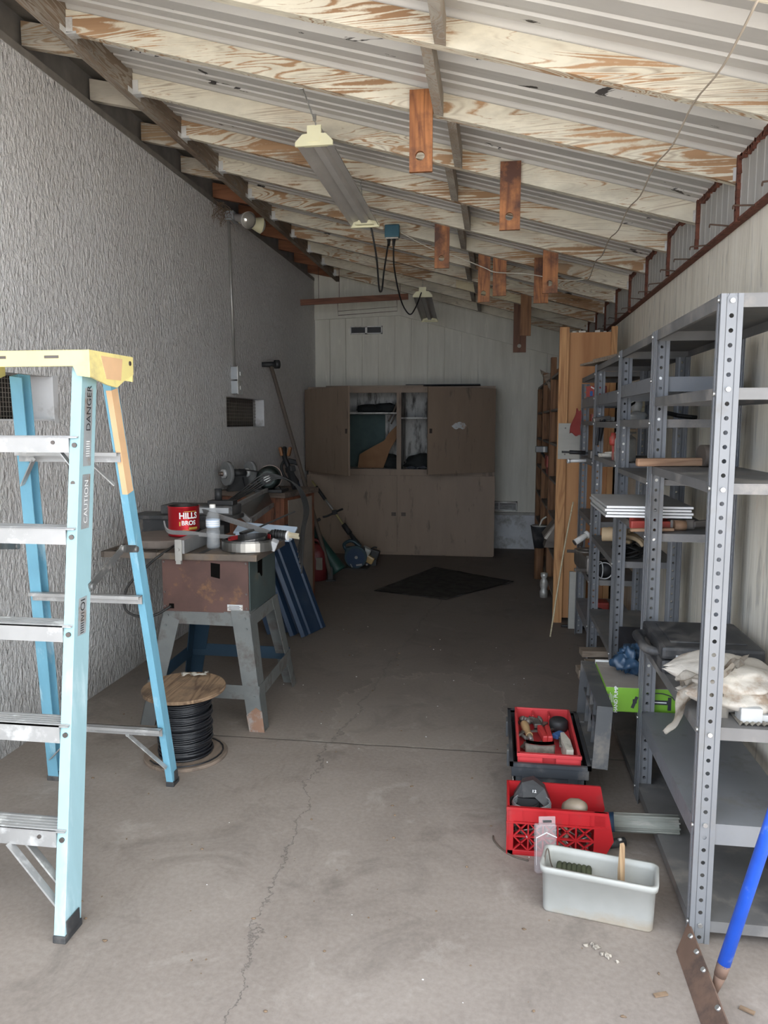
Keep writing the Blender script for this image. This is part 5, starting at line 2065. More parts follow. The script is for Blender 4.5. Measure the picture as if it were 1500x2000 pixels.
cv = thing('canvas_bundle', 'crumpled off white canvas draped over the edge of the nearest steel shelf', 'canvas', (.72, 2.32, .651))
b = MB()


def fold(cx, cy, cz_, lx, ly, lz, seed, tilt=0):
    def f(u, v):
        a = u*2*math.pi
        r = 1-abs(2*v-1)**2.2*.9
        n = .20*mnoise.noise(V((math.cos(a)*1.5+seed, math.sin(a)*1.5, v*3)))+.11*mnoise.noise(V((math.cos(a)*4, math.sin(a)*4+seed, v*8)))+.05*math.sin(a*7+v*15+seed)
        return (cx+lx*(2*v-1)+.05*n, cy+ly*r*math.cos(a)*(1+n), max(.6525, cz_+lz*r*math.sin(a)*(1+1.2*n)+tilt*(2*v-1)))
    return f


b.grid(fold(.70, 2.37, .735, .175, .13, .055, 1, -.012), 56, 40)
b.grid(fold(.72, 2.31, .690, .17, .10, .040, 7, -.010), 56, 40)
b.build('body', M['canvas'], cv)
b = MB()
b.grid(lambda u, v: (.690-.07*u-.085*u*u+.055*v+.012*math.sin(14*v+3*u), 2.235+.10*v+.02*math.sin(9*u), .80-.04*u-.07*u*v+.018*mnoise.noise(V((u*5, v*5, 3)))+.012*math.sin(20*v+4*u)), 26, 20, thick=.002)
b.build('top_fold', M['canvas'], cv)
b = MB()


def tail(u, v):
    x = .585-.085*u**.8-.012*math.sin(6*u)+.065*v*(1-.75*u)
    return (x, 2.275-.02*u+.03*v+.012*math.sin(8*u+4*v), .735-.15*u-.012*v+.008*mnoise.noise(V((u*6, v*6, 9))))


b.grid(tail, 22, 8, thick=.0018)
b.build('hanging_flap', M['canvas'], cv)
b = MB()
for k in range(6):
    b.grid(lambda u, v, k=k: (.612+.03*u+.013*k*.5, 2.245-.004*k+.003*math.sin(7*v), .672+.055*v-.006*k+.01*math.sin(5*v+k)), 3, 8, thick=.0015)
b.build('frayed_edge', M['canvas'], cv)
for i, (x, y, z, sx, sy, sz, rz) in enumerate(((.725, 2.215, .653, .060, .05, .042, .05), (.815, 2.22, .653, .075, .06, .045, -.08))):
    b = MB()
    b.box((x, y, z+sz/2), (sx, sy, sz), (0, 0, rz), bev=.004)
    b.box((x+.05, y+.01, z+.011), (.045, .05, .020), (0, 0, rz), bev=.003)
    tag(b.build('board_block', M['cardwhite']), ['pale block at the front shelf edge beside the nearest post', 'larger pale block at the front shelf edge farther from the nearest post'][i], 'block', 'pale blocks under the canvas')
b = MB()
b.grid(lambda u, v: (.69+.19*u, 2.17+.10*v, .652+.008*abs(math.sin(38*u))*(1-.6*v)), 60, 4, thick=.002)
tag(b.build('corrugated_sheet', M['ivory']), 'torn corrugated card under the pale blocks on the nearest shelf', 'card')
ax_ = thing('mallet', 'brown wooden mallet lying across the third shelf of the nearest bay', 'mallet', (.65, 2.93, 1.332))
b = MB()
b.bar((.515, 2.925, 1.347), (.775, 2.945, 1.350), .034, .030, bev=.008)
b.build('handle', M['axewood'], ax_)
b = MB()
b.cyl((.745, 2.94, 1.372), (.795, 2.95, 1.372), .040, n=24)
b.build('head', M['toolwood'], ax_)

# white sheets and red tools on the second bay
for k in range(4):
    o = MB()
    z = 1.119+.0125*k
    dx = (.0, .004, -.004, .002)[k]
    o.mm((.437+dx, 3.105-.003*k, z), (.765+dx, 3.60, z+.0095), bev=.001)
    ob_ = tag(o.build('metal_sheet', M['whitepanel']), ['lowest', 'second from the bottom', 'third from the bottom', 'topmost'][k]+' of the four silver white sheets stacked on the second steel bay', 'sheet', 'stacked silver white sheets')
    e = MB()
    e.mm((.437+dx, 3.1035-.003*k, z+.0008), (.765+dx, 3.1048-.003*k, z+.0088))
    e.build('edge', M['whiteedge'], ob_)
wr = thing('pipe_wrench', 'chipped red pipe wrench lying under the silver white sheets', 'wrench', (.67, 3.16, 1.071))
b = MB()
b.bar((.535, 3.12, 1.090), (.70, 3.14, 1.088), .030, .032, bev=.006)
b.build('handle', M['redpaint'], wr)
b = MB()
b.box((.735, 3.15, 1.092), (.10, .05, .042), (0, 0, .1), bev=.01)
b.bar((.775, 3.13, 1.094), (.845, 3.16, 1.097), .022, .026, bev=.006)
b.build('jaw', M['toolsteel'], wr)
b = MB()
b.cyl((.70, 3.115, 1.09), (.745, 3.12, 1.09), .021, n=14)
b.build('nut', M['axewood'], wr)
wr2 = MB()
wr2.bar((.56, 3.25, 1.098), (.80, 3.40, 1.098), .028, .05, bev=.008)
tag(wr2.build('red_tool', M['redpaint']), 'second red tool behind the pipe wrench under the white sheets', 'tool')
hw = thing('tool_stick', 'brown wooden tool handle poking out under the red pipe wrench', 'tool', (.6, 3.08, 1.075))
b = MB()
b.bar((.525, 3.05, 1.077), (.69, 3.07, 1.080), .022, .012, bev=.004)
b.build('handle', M['axewood'], hw)
bl = thing('black_hose', 'black wiry hose lying at the back of the second bay', 'hose', (.75, 3.4, 1.51))
b = MB()
b.tube([(.63, 3.2, 1.512), (.68, 3.25, 1.53), (.74, 3.28, 1.52), (.80, 3.25, 1.512)], .009)
b.tube([(.62, 3.22, 1.53), (.65, 3.27, 1.56), (.70, 3.3, 1.53), (.78, 3.22, 1.514)], .007)
b.build('body', M['cord'], bl)
# boards lying loose on top
for i, (p, q, w_, lab) in enumerate((((.56, 4.95, 1.845), (.82, 3.62, 1.842), .10, 'widest grey weathered board lying on top of the steel shelving'), ((.60, 4.80, 1.862), (.86, 3.30, 1.85), .06, 'bleached narrow board on top of the steel shelving'), ((.70, 4.9, 1.875), (.80, 3.9, 1.862), .07, 'uppermost grey board on top of the steel shelving'))):
    b = MB()
    b.bar(p, q, w_, .012)
    tag(b.build('loose_board', M['oldwood']), lab, 'board', 'boards on top of the steel shelving')
# third bay
cu = thing('spray_cup', 'dull silver spray gun cup standing on the third bay', 'cup', (.645, 3.98, 1.299))
b = MB()
b.lathe([(0, 0), (.050, 0), (.052, .004), (.052, .105), (.048, .115), (.030, .128), (.030, .135), (.05, .138), (.05, .146), (0, .146)], (.645, 3.98, 1.299), n=28)
b.build('cup', M['spraycup'], cu)
b = MB()
b.cyl((.645, 3.98, 1.445), (.645, 3.98, 1.47), .014, n=12)
b.bar((.60, 3.96, 1.466), (.69, 4.0, 1.466), .018, .014)
b.build('yoke', M['toolsteel'], cu)
b = MB()
b.lathe([(0, 0), (.016, 0), (.020, .012), (.021, .04), (.014, .05), (.012, .065), (0, .066)], (.600, 4.08, 1.375), n=18)
b.bar((.600, 4.08, 1.30), (.600, 4.08, 1.38), .010, .010)
tag(b.build('red_valve', M['redpaint']), 'small red valve beside the silver spray cup', 'valve')
vi = thing('chrome_fixture', 'white and chrome fixture with a black hose on the third bay', 'fixture', (.68, 4.05, 1.5))
b = MB()
b.sph((.71, 4.05, 1.585), (.035, .035, .05), jit=.3, seed=3)
b.cyl((.71, 4.05, 1.496), (.71, 4.05, 1.60), .018, n=14)
b.sph((.70, 4.0, 1.52), (.05, .04, .025), jit=.4, seed=8)
b.build('body', M['white'], vi)
b = MB()
b.tube([(.70, 4.04, 1.62), (.65, 4.02, 1.60), (.62, 4.0, 1.52), (.60, 3.98, 1.50)], .006)
b.tube([(.71, 4.04, 1.60), (.66, 4.0, 1.57), (.63, 3.97, 1.50)], .006)
b.build('hose', M['cord'], vi)
b = MB()
b.bar((.63, 4.02, 1.635), (.72, 4.03, 1.655), .012, .008)
b.build('lever', M['bolt'], vi)
b = MB()
b.bar((.73, 4.03, 1.50), (.732, 4.03, 1.64), .016, .016)
tag(b.build('wood_stick', M['creamwood']), 'short yellow wooden stick upright behind the chrome fixture', 'stick')
hv = thing('clamp_set', 'bundle of pliers hanging by its handles from the third bay', 'pliers', (.60, 4.6, 1.4))
b = MB()
b.bar((.60, 4.62, 1.51), (.585, 4.60, 1.36), .012, .016, bev=.003)
b.bar((.625, 4.62, 1.51), (.60, 4.60, 1.385), .012, .016, bev=.003)
b.build('handle', M['black'], hv)
b = MB()
b.bar((.56, 4.62, 1.505), (.66, 4.64, 1.52), .03, .025, bev=.006)
b.build('jaw', M['toolsteel'], hv)
b = MB()
for k in range(3):
    b.tube([(.63+.035*math.cos(t*.6)+.01*k, 4.55+.05*math.sin(t*.6)-.05*k, 1.305+.008*k) for t in range(11)], .007, n=6, closed=True)
tag(b.build('pale_rope', M['whitecord']), 'coil of pale cord on the third bay near the far post', 'cord')
b = MB()
b.lathe([(0, 0), (.045, 0), (.05, .01), (.05, .02), (0, .022)], (.62, 4.42, 1.299), n=20)
tag(b.build('jar_cover', M['ivory']), 'dirty round lid on the third bay behind the spray cup', 'lid')
# gloves and black tangle on the third bay
gl = thing('work_glove', 'pair of tan leather work gloves over black wire on the third bay', 'gloves', (.69, 3.97, .87))
for k, (cx, cy, cz_, rz) in enumerate(((.66, 3.92, .915, -.25), (.70, 4.03, .90, -.45))):
    b = MB()
    c0 = V((cx, cy, cz_))
    Rz = Matrix.Rotation(rz, 3, 'Z')
    def gp(p):
        return c0+Rz @ V(p)
    b.tube([gp((-.12, 0, .015)), gp((-.05, 0, .016)), gp((.0, 0, .012))], lambda s_: .036-.004*s_, n=12)
    for j, (dy, ln) in enumerate(((-.03, .05), (-.01, .066), (.01, .07), (.03, .06))):
        b.tube([gp((-.02, dy*.8, .012)), gp((.03, dy, .008)), gp((.03+ln*.6, dy*1.1, -.006)), gp((.03+ln, dy*1.15, -.03))], lambda s_: .013-.004*s_, n=8)
    b.tube([gp((-.06, -.03, .01)), gp((-.02, -.055, 0)), gp((.02, -.06, -.012))], lambda s_: .013-.004*s_, n=8)
    b.build('glove', M['tan'], gl)
b = MB()
for k in range(9):
    r = .035+.006*(k % 4)
    cx, cy = .68+.012*math.sin(k*2.1), 3.98+.03*math.cos(k*1.7)
    b.tube([(cx+1.5*r*math.cos(t*.6283), cy+2.2*r*math.sin(t*.6283), .826+.008*k+.012*math.sin(t*1.3+k)) for t in range(10)], .005, n=6, closed=True, res=3)
tag(b.build('wire_tangle', M['cord']), 'black wire tangle under the tan gloves on the third bay', 'wire')
# fourth bay
vs = thing('bar_clamp', 'steel bar clamp jutting out to the left of the farthest bay', 'clamp', (.55, 5.1, 1.266))
b = MB()
b.bar((.43, 5.12, 1.300), (.62, 5.15, 1.292), .012, .014)
b.cyl((.48, 5.13, 1.298), (.58, 5.145, 1.294), .013, n=12)
b.build('upper_bar', M['castdark'], vs)
b = MB()
b.cyl((.47, 5.05, 1.244), (.62, 5.08, 1.248), .011, n=12)
b.cyl((.46, 5.05, 1.244), (.475, 5.053, 1.2445), .016, n=12)
b.build('lower_bar', M['galv'], vs)
b = MB()
b.mm((.60, 5.02, 1.236), (.66, 5.17, 1.312), bev=.006)
b.mm((.615, 5.0, 1.266), (.64, 5.04, 1.34), bev=.004)
b.build('frame', M['toolsteel'], vs)
b = MB()
b.grid(lambda u, v: (.545+.034*v-.045*u*(1-v)+.006*math.sin(7*u), 5.43-.02*v, 1.585-.17*u-.02*v+.008*math.sin(9*v)), 14, 8, thick=.002)
tag(b.build('red_rag', M['redcloth']), 'red rag hanging from the farthest post of the steel shelving', 'rag')
fb = thing('parts_carton', 'small red white and blue carton on the farthest bay', 'carton', (.62, 5.0, 1.649))
b = MB()
b.box((.615, 4.95, 1.683), (.09, .10, .066), (0, 0, .3), bev=.002)
b.build('body', M['redcloth'], fb)
b = MB()
b.box((.612, 4.899, 1.668), (.088, .003, .03), (0, 0, .3))
b.build('blue_band', M['toolblue'], fb)
b = MB()
b.box((.612, 4.898, 1.688), (.088, .003, .008), (0, 0.5, .3))
b.build('white_band', M['white'], fb)
b = MB()
b.mm((.595, 4.86, 1.499), (.72, 4.95, 1.525), bev=.002)
tag(b.build('white_carton', M['white']), 'flat white carton on the farthest bay under the red one', 'carton')
b = MB()
b.mm((.60, 5.02, 1.499), (.66, 5.10, 1.545), bev=.003)
tag(b.build('red_box', M['redpaint']), 'small red box behind the white carton on the farthest bay', 'box')
lv = thing('torpedo_level', 'red and blue level lying on the pile of the farthest bay', 'level', (.66, 4.86, .60))
b = MB()
b.bar((.585, 4.845, .752), (.735, 4.875, .752), .022, .013, bev=.002)
b.build('red_half', M['redpaint'], lv)
b = MB()
b.bar((.585, 4.845, .738), (.735, 4.875, .738), .022, .014, bev=.002)
b.build('blue_half', M['toolblue'], lv)
b = MB()
b.mm((.64, 4.84, .540), (.69, 4.89, .732), bev=.004)
b.build('support', M['castdark'], lv)
tb = thing('white_tube', 'short silver white tube tilted on the farthest bay pile', 'tube', (.53, 4.9, .6))
b = MB()
b.cyl((.505, 4.90, .735), (.585, 4.93, .783), .019, .019, n=16)
b.cyl((.578, 4.928, .779), (.594, 4.934, .789), .025, n=16)
b.build('body', M['white'], tb)
b = MB()
b.cyl((.503, 4.899, .734), (.507, 4.9005, .7365), .0195, n=16)
b.build('end', M['toolsteel'], tb)
b = MB()
for k in range(12):
    a = rnd.uniform(0, 3.1)
    c = V((rnd.uniform(.52, .78), rnd.uniform(4.80, 5.30), .552+.016*k*.75))
    d = V((math.cos(a), math.sin(a), rnd.uniform(-.1, .1)))*rnd.uniform(.05, .10)
    b.bar(c-d, c+d, rnd.uniform(.012, .03), rnd.uniform(.01, .022), bev=.002)
for k in range(3):
    cx, cy = .56+.06*k, 4.80+.05*k
    b.tube([(cx+.045*math.cos(t*.6283), cy+.05*math.sin(t*.6283), .70-.012*k) for t in range(10)], .006, n=6, closed=True, res=3)
b.box((.65, 5.02, .60), (.2, .4, .12), (.0, 0, .1), bev=.03)
tag(b.build('tool_heap', M['toolsteel'], origin=(.65, 5, .539)), 'jumbled heap of small steel tools on the farthest bay', 'tools', kind='stuff')
mt = thing('small_motor', 'round electric motor with wire loops at the front of the farthest bay', 'motor', (.67, 4.76, .539))
b = MB()
b.cyl((.63, 4.79, .592), (.74, 4.82, .592), .052, n=24)
b.build('housing', M['castdark'], mt)
b = MB()
b.cyl((.74, 4.82, .592), (.752, 4.823, .592), .04, n=20)
b.cyl((.752, 4.823, .592), (.77, 4.827, .592), .008, n=10)
b.build('end_bell', M['galv'], mt)
b = MB()
b.tube([(.645+.058*math.sin(t*.6283)*.3, 4.735+.004*t*.1, .592+.056*math.cos(t*.6283)) for t in range(10)], .004, n=6, closed=True)
b.tube([(.67+.05*math.sin(t*.6283), 4.733, .592+.05*math.cos(t*.6283)) for t in range(10)], .004, n=6, closed=True)
b.build('wire_loop', M['galv'], mt)
rc = thing('red_case', 'red and black tool lying on the lowest shelf of the farthest bay', 'tool', (.7, 5.0, .259))
b = MB()
b.mm((.66, 5.02, .259), (.75, 5.14, .325), bev=.012)
b.build('body', M['redpaint'], rc)
b = MB()
b.tube([(.62, 4.98, .285), (.66, 5.0, .28), (.70, 5.02, .27)], .018, n=10)
b.build('nozzle', M['black'], rc)
b = MB()
b.tube([(.50, 5.60, .008), (.60, 5.57, .014), (.69, 5.55, .010)], .012, n=8)
tag(b.build('black_bar', M['black']), 'short black bar on the floor at the foot of the wooden rack', 'bar')
b = MB()
b.mm((.545, 5.56, .0), (.575, 5.585, .42))
b.mm((.545, 5.555, .0), (.66, 5.562, .42))
tag(b.build('white_board', M['greyboard']), 'pale board standing between the wooden rack and the steel shelving', 'board')
# lumber on the floor
for i, (p, q, w_, h_, lab) in enumerate((((.505, 4.42, .021), (1.0-.06, 4.46, .021), .10, .040, 'lowest board of the short lumber stack on the floor'),
                                        ((.49, 4.40, .062), (.93, 4.44, .062), .10, .040, 'second board up of the short lumber stack on the floor'),
                                        ((.54, 4.41, .102), (.93, 4.47, .102), .09, .036, 'third board up of the short lumber stack on the floor'),
                                        ((.52, 4.52, .139), (.93, 4.56, .139), .09, .036, 'topmost board of the short lumber stack on the floor'))):
    b = MB()
    b.bar(p, q, w_, h_, bev=.002)
    tag(b.build('short_board', M['oldwood']), lab, 'board', 'short lumber stack')

# green carton with rubbish on top, on the low shelf of the second bay
gn = thing('pump_carton', 'lime green carton with black printed pump on the low shelf of the second bay', 'carton', (.57, 3.2, .346))
gx0, gx1, gy0, gy1, gz0, gz1 = .452, .745, 3.035, 3.36, .347, .446
b = MB()
b.mm((gx0, gy0, gz0), (gx1, gy1, gz1), bev=.0015)
b.build('body', M['green'], gn)
b = MB()
b.mm((gx0+.001, gy0+.001, gz1), (gx1-.001, gy1-.001, gz1+.001))
b.build('top', M['cartontop'], gn)
yf_ = gy0-.0012
lettering('HAND PUMP', .019, lambda x, y: (.492-y, yf_, .397+x), M['whiteink'], gn, bold=.0004)
lettering('SN', .022, lambda x, y: (.458-y, yf_, .405+x), M['purple'], gn, bold=.0006)
b = MB()
for k in range(3):
    b.mm((.468+.006*k, yf_-.0004, .385), (.4695+.006*k, yf_+.0008, .425-.006*k))
b.build('print_lines', M['whiteink'], gn)
b = MB()
b.bar((.555, yf_, .365), (.572, yf_, .412), .0012, .012, (1, 0, 0))
b.mm((.556, yf_-.0006, .385), (.572, yf_+.0006, .402))
b.mm((.600, yf_-.0006, .384), (.70, yf_+.0006, .402))
b.mm((.690, yf_-.0008, .362), (.703, yf_+.0006, .415))
b.tube([(.60, yf_, .425), (.66, yf_, .43), (.70, yf_, .42), (.715, yf_, .405)], 0, flat=(.0015, .004), up=(0, 1, 0))
b.build('pump_picture', M['cartonblack'], gn)
b = MB()
b.mm((.62, yf_-.001, .391), (.685, yf_-.0002, .395))
b.build('print', M['whiteink'], gn)
bs = thing('black_carton', 'black carton with white letters behind the green one', 'carton', (.7, 3.5, .346))
b = MB()
b.mm((.60, 3.38, .347), (.86, 3.70, .52), bev=.002)
b.build('body', M['cartonblack'], bs)
lettering('AIR', .040, lambda x, y: (.715+x+.25*y, 3.3785, .482+y), M['whiteink'], bs, bold=.001)
b = MB()
b.mm((.615, 3.3782, .507), (.80, 3.3798, .516))
b.build('print', M['toolblue'], bs)
b = MB()
b.mm((.452, 3.364, .347), (.58, 3.378, .452))
tag(b.build('white_card', M['whiteedge']), 'white card strip standing behind the green carton', 'card')
bg_ = thing('plastic_bag', 'crumpled dark blue plastic bag on top of the green carton', 'bag', (.57, 3.22, .448))
b = MB()
b.sph((.565, 3.22, .495), (.050, .055, .050), nu=28, nv=18, jit=.9, seed=11)
b.sph((.59, 3.25, .540), (.045, .04, .025), nu=24, nv=14, jit=.9, seed=13)
b.build('body', M['bagblue'], bg_)
b = MB()
b.lathe([(0, 0), (.024, 0), (.026, .02), (.026, .05), (.02, .062), (.028, .07), (.02, .10), (0, .105)], (.625, 3.17, .448), n=20)
tag(b.build('paint_bottle', M['ivory']), 'smeared whitish bottle beside the blue bag on the green carton', 'bottle')

# ------------------------------------------------------------------ open toolbox
tbx = thing('toolbox', 'open black plastic toolbox on the floor with its lid thrown back', 'toolbox', (.23, 3.12, 0))
tx0, tx1, ty0, ty1, th = .082, .372, 2.845, 3.40, .195
b = MB()
w_ = .006
for p, q in (((tx0+.012, ty0+.012, 0), (tx1-.012, ty1-.012, w_)),):
    b.mm(p, q)
for (xa, ya, xb, yb3) in ((tx0, ty0, tx0+w_, ty1), (tx1-w_, ty0, tx1, ty1), (tx0, ty0, tx1, ty0+w_), (tx0, ty1-w_, tx1, ty1)):
    b.mm((xa, ya, th-.055), (xb, yb3, th-.004))
i_ = .010
for (xa, ya, xb, yb3) in ((tx0+i_, ty0+i_, tx0+i_+w_, ty1-i_), (tx1-i_-w_, ty0+i_, tx1-i_, ty1-i_), (tx0+i_, ty0+i_, tx1-i_, ty0+i_+w_), (tx0+i_, ty1-i_-w_, tx1-i_, ty1-i_)):
    b.mm((xa, ya, 0), (xb, yb3, th-.05))
for (xa, ya, xb, yb3) in ((tx0-.008, ty0-.008, tx0+w_, ty1+.008), (tx1-w_, ty0-.008, tx1+.008, ty1+.008), (tx0-.008, ty0-.008, tx1+.008, ty0+w_), (tx0-.008, ty1-w_, tx1+.008, ty1+.008)):
    b.mm((xa, ya, th-.014), (xb, yb3, th))
b.mm((tx0+.04, ty0+.002, .03), (tx0+.075, ty0+.014, th-.05))
b.mm((tx1-.075, ty0+.002, .03), (tx1-.04, ty0+.014, th-.05))
b.build('body', M['toolbox'], tbx)
b = MB()
hinge = V((tx1+.010, ty0, th-.004))
lx, ly = V((.012, 0, .245)), V((0, ty1-ty0, 0))
lid_n = lx.cross(ly).normalized()
if lid_n.x > 0:
    lid_n = -lid_n
Ln = lx.length
lu = lx.normalized()
R_ = Matrix((lu, V((0, 1, 0)), lu.cross(V((0, 1, 0))))).transposed()


def lidpt(a, y, d):
    return hinge+lu*a+V((0, y, 0))-lid_n*d


def lidbox(mb, a0, a1, y0, y1, d0, d1):
    P = [lidpt(a, y, d) for d in (d0, d1) for a, y in ((a0, y0), (a1, y0), (a1, y1), (a0, y1))]
    mb._add(P, [(0, 1, 2, 3), (4, 5, 6, 7), (0, 1, 5, 4), (1, 2, 6, 5), (2, 3, 7, 6), (3, 0, 4, 7)])


LY = ty1-ty0
lidbox(b, -.001, Ln+.001, -.001, LY+.001, .052, .058)
lidbox(b, 0, .006, .001, LY-.001, .0008, .0545)
lidbox(b, Ln-.006, Ln, .001, LY-.001, .0008, .0545)
lidbox(b, -.0006, Ln+.0006, 0, .006, 0, .055)
lidbox(b, -.0006, Ln+.0006, LY-.006, LY, 0, .055)
for k in range(1, 5):
    lidbox(b, .01, Ln-.01, LY*k/5-.003, LY*k/5+.003, .02, .055)
lidbox(b, Ln*.48, Ln*.52, .01, LY-.01, .02, .055)
lidbox(b, -.012, .012, .06, .12, .0, .02)
lidbox(b, -.012, .012, LY-.12, LY-.06, .0, .02)
b.build('lid', M['toolboxlid'], tbx)
b = MB()
for k, (a, y, l) in enumerate(((.04, .06, .10), (.13, .05, .08), (.05, .2, .1), (.15, .19, .14), (.06, .33, .09), (.14, .36, .1))):
    lidbox(b, a, a+.07, y, y+l, .03, .05)
b.build('lid_compartment', M['toolboxlid'], tbx)
b = MB()
for y in (ty0+.12, ty1-.14):
    b.mm((tx0-.016, y, th-.075), (tx0-.006, y+.06, th-.005), bev=.003)
b.build('latch', M['toolboxlid'], tbx)
b = MB()
for k in range(14):
    b.box((tx0+.0085, ty0+.03+.018*k+.01*(k % 3), .07+.012*(k*7 % 5)), (.002, .012, .008), (rnd.uniform(0, 3), 0, 0))
b.build('torn_sticker', M['ivory'], tbx)
tr = thing('tool_tray', 'red plastic tray full of old tools resting in the open toolbox', 'tray', (.22, 3.1, .15))
rx0_, rx1_, ry0_, ry1_, rz0, rz1 = .105, .345, 2.872, 3.36, .165, .222
b = MB()
b.mm((rx0_+.012, ry0_+.012, rz0), (rx1_-.012, ry1_-.012, rz0+.004))
for (xa, ya, xb, yb3) in ((rx0_, ry0_, rx0_+.010, ry1_), (rx1_-.010, ry0_, rx1_, ry1_), (rx0_, ry1_-.010, rx1_, ry1_)):
    b.mm((xa, ya, rz0), (xb, yb3, rz1), bev=.002)
for xa, xb in ((rx0_, rx0_+.095), (rx1_-.095, rx1_)):
    b.mm((xa, ry0_, rz0), (xb, ry0_+.010, rz1-.01), bev=.002)
b.mm((rx0_-.003, ry0_-.004, rz1-.014), (rx1_+.003, ry0_+.012, rz1), bev=.002)
b.mm((rx0_+.07, ry0_+.018, rz0), (rx1_-.07, ry0_+.022, rz1-.01))
b.mm((rx0_+.075, ry1_-.07, rz0), (rx0_+.08, ry1_-.01, rz1-.008))
b.mm((rx0_+.145, ry1_-.07, rz0), (rx0_+.15, ry1_-.01, rz1-.008))
b.build('body', M['trayred'], tr)


def tool(name, lab, cat, parts, group='tools in the red tray'):
    t = thing(name, lab, cat, parts[0][2], group=group)
    for nm, mt_, _, mb in parts:
        mb.build(nm, M[mt_], t)
    return t


zt = rz0+.005
b1, b2 = MB(), MB()
b1.tube([(.142, 3.22, zt+.03), (.150, 3.16, zt+.03), (.160, 3.10, zt+.028)], lambda s_: .016+.003*math.sin(6*s_), n=12)
b2.cyl((.160, 3.10, zt+.028), (.168, 3.06, zt+.026), .012, .008, n=12)
tool('screwdriver', 'amber handled tool lying in the left half of the red tray', 'screwdriver', [('handle', 'amberwood', (.15, 3.15, zt), b1), ('ferrule', 'bolt', 0, b2)])
b1 = MB()
def bracket(u, v):
    a = -.9+1.8*u
    return (.195+.075*math.sin(a), 2.985-.045*math.cos(a*.9)+.012*v, zt+.058-.055*v)
b1.grid(bracket, 14, 5, thick=.004)
b2 = MB()
b2.grid(lambda u, v: (.195+.070*math.sin(-.9+1.8*u), 2.985-.045*math.cos((-.9+1.8*u)*.9)+.03*v, zt+.060), 14, 3, thick=.003)
tool('curved_bracket', 'dirty ivory curved plate standing in front of the tools in the red tray', 'plate', [('plate', 'ivory', (.2, 2.97, zt), b1), ('rim', 'ivory', 0, b2)])
b1, b2 = MB(), MB()
b1.bar((.205, 3.17, zt+.035), (.222, 3.04, zt+.04), .022, .03, bev=.006)
b1.bar((.235, 3.16, zt+.04), (.240, 3.03, zt+.045), .020, .03, bev=.006)
b2.bar((.20, 3.20, zt+.03), (.195, 3.26, zt+.03), .03, .02, bev=.004)
tool('pliers', 'red handled pliers in the middle of the red tray', 'pliers', [('handle', 'toolred', (.22, 3.1, zt), b1), ('jaw', 'toolsteel', 0, b2)])
b1 = MB()
b1.prism([(.285, 3.10, zt), (.300, 3.105, zt), (.318, 3.03, zt), (.322, 2.93, zt), (.295, 2.93, zt), (.283, 3.02, zt)], (0, 0, .05))
tool('grey_wedge', 'flat grey wedge standing at the right side of the red tray', 'wedge', [('body', 'ivory', (.3, 3.0, zt), b1)])
b1 = MB()
b1.lathe([(0, 0), (.036, 0), (.040, .01), (.040, .04), (.03, .05), (0, .05)], (.290, 3.25, zt), n=22)
tool('tape_roll', 'round black roll at the back right of the red tray', 'roll', [('body', 'black', (.29, 3.25, zt), b1)])
b1 = MB()
b1.bar((.262, 3.10, zt+.03), (.295, 3.14, zt+.03), .028, .02, bev=.004)
tool('chisel', 'small blue handle beside the red pliers in the tray', 'handle', [('body', 'toolblue', (.27, 3.1, zt), b1)])
b = MB()
for k in range(16):
    c = V((rnd.uniform(.13, .30), rnd.uniform(2.92, 3.32), zt+.008+.0016*k))
    a = rnd.gauss(1.5, .5)
    d = V((math.cos(a), math.sin(a), rnd.uniform(-.04, .04)))*rnd.uniform(.025, .055)
    if rnd.random() < .5:
        b.cyl(c-d, c+d, rnd.uniform(.004, .008), n=8)
    else:
        b.bar(c-d, c+d, rnd.uniform(.01, .02), .007, bev=.001)
for k in range(7):
    b.sph((.14+.012*k, 3.29-.01*(k % 3), zt+.022), (.016, .016, .016), nu=10, nv=8, jit=.4, seed=k)
tag(b.build('small_tools', M['toolsteel'], origin=(.22, 3.1, zt)), 'jumble of small rusty tools in the bottom of the red tray', 'tools', kind='stuff')

# ------------------------------------------------------------------ red crate
cr = thing('red_crate', 'red plastic lattice crate of wires and parts on the floor before the toolbox', 'crate', (.23, 2.63, 0))
cx0, cx1, cy0, cy1, ch = .062, .405, 2.535, 2.735, .175
b = MB()
b.mm((cx0, cy0, 0), (cx1-.01, cy1, .006))
b.mm((cx0, cy0, 0), (cx0+.008, cy1, ch), bev=.002)
b.prism([(cx0, cy1-.008, 0), (cx1-.03, cy1-.008, 0), (cx1+.012, cy1-.008, .09), (cx1-.005, cy1-.008, ch), (cx0, cy1-.008, ch)], (0, .008, 0))
b.build('body', M['crate'], cr)
b = MB()
y_ = cy0
Y2 = cy0+.010
b.mm((cx0-.002, y_, ch-.052), (cx1-.012, Y2, ch), bev=.002)
b.mm((cx0-.002, y_, 0), (cx0+.022, Y2, ch-.05), bev=.002)
b.mm((cx0, y_, 0), (cx1-.03, Y2, .018), bev=.002)
b.prism([(cx1-.05, y_, 0), (cx1-.02, y_, 0), (cx1+.016, y_, .075), (cx1-.004, y_, ch), (cx1-.05, y_, ch)], (0, .010, 0))
b.mm((cx0-.003, y_-.004, ch-.058), (cx1-.012, y_, ch-.052))
b.mm((cx0-.003, y_-.004, ch-.010), (cx1-.008, y_+.004, ch))
gx = [cx0+.022, cx0+.072, cx0+.122, cx0+.172, cx0+.233, cx1-.05]
for a in gx[1:-1]:
    b.mm((a-.0025, y_-.001, .018), (a+.0025, Y2, ch-.05))
b.mm((gx[0], y_, .066), (gx[-1], Y2, .071))
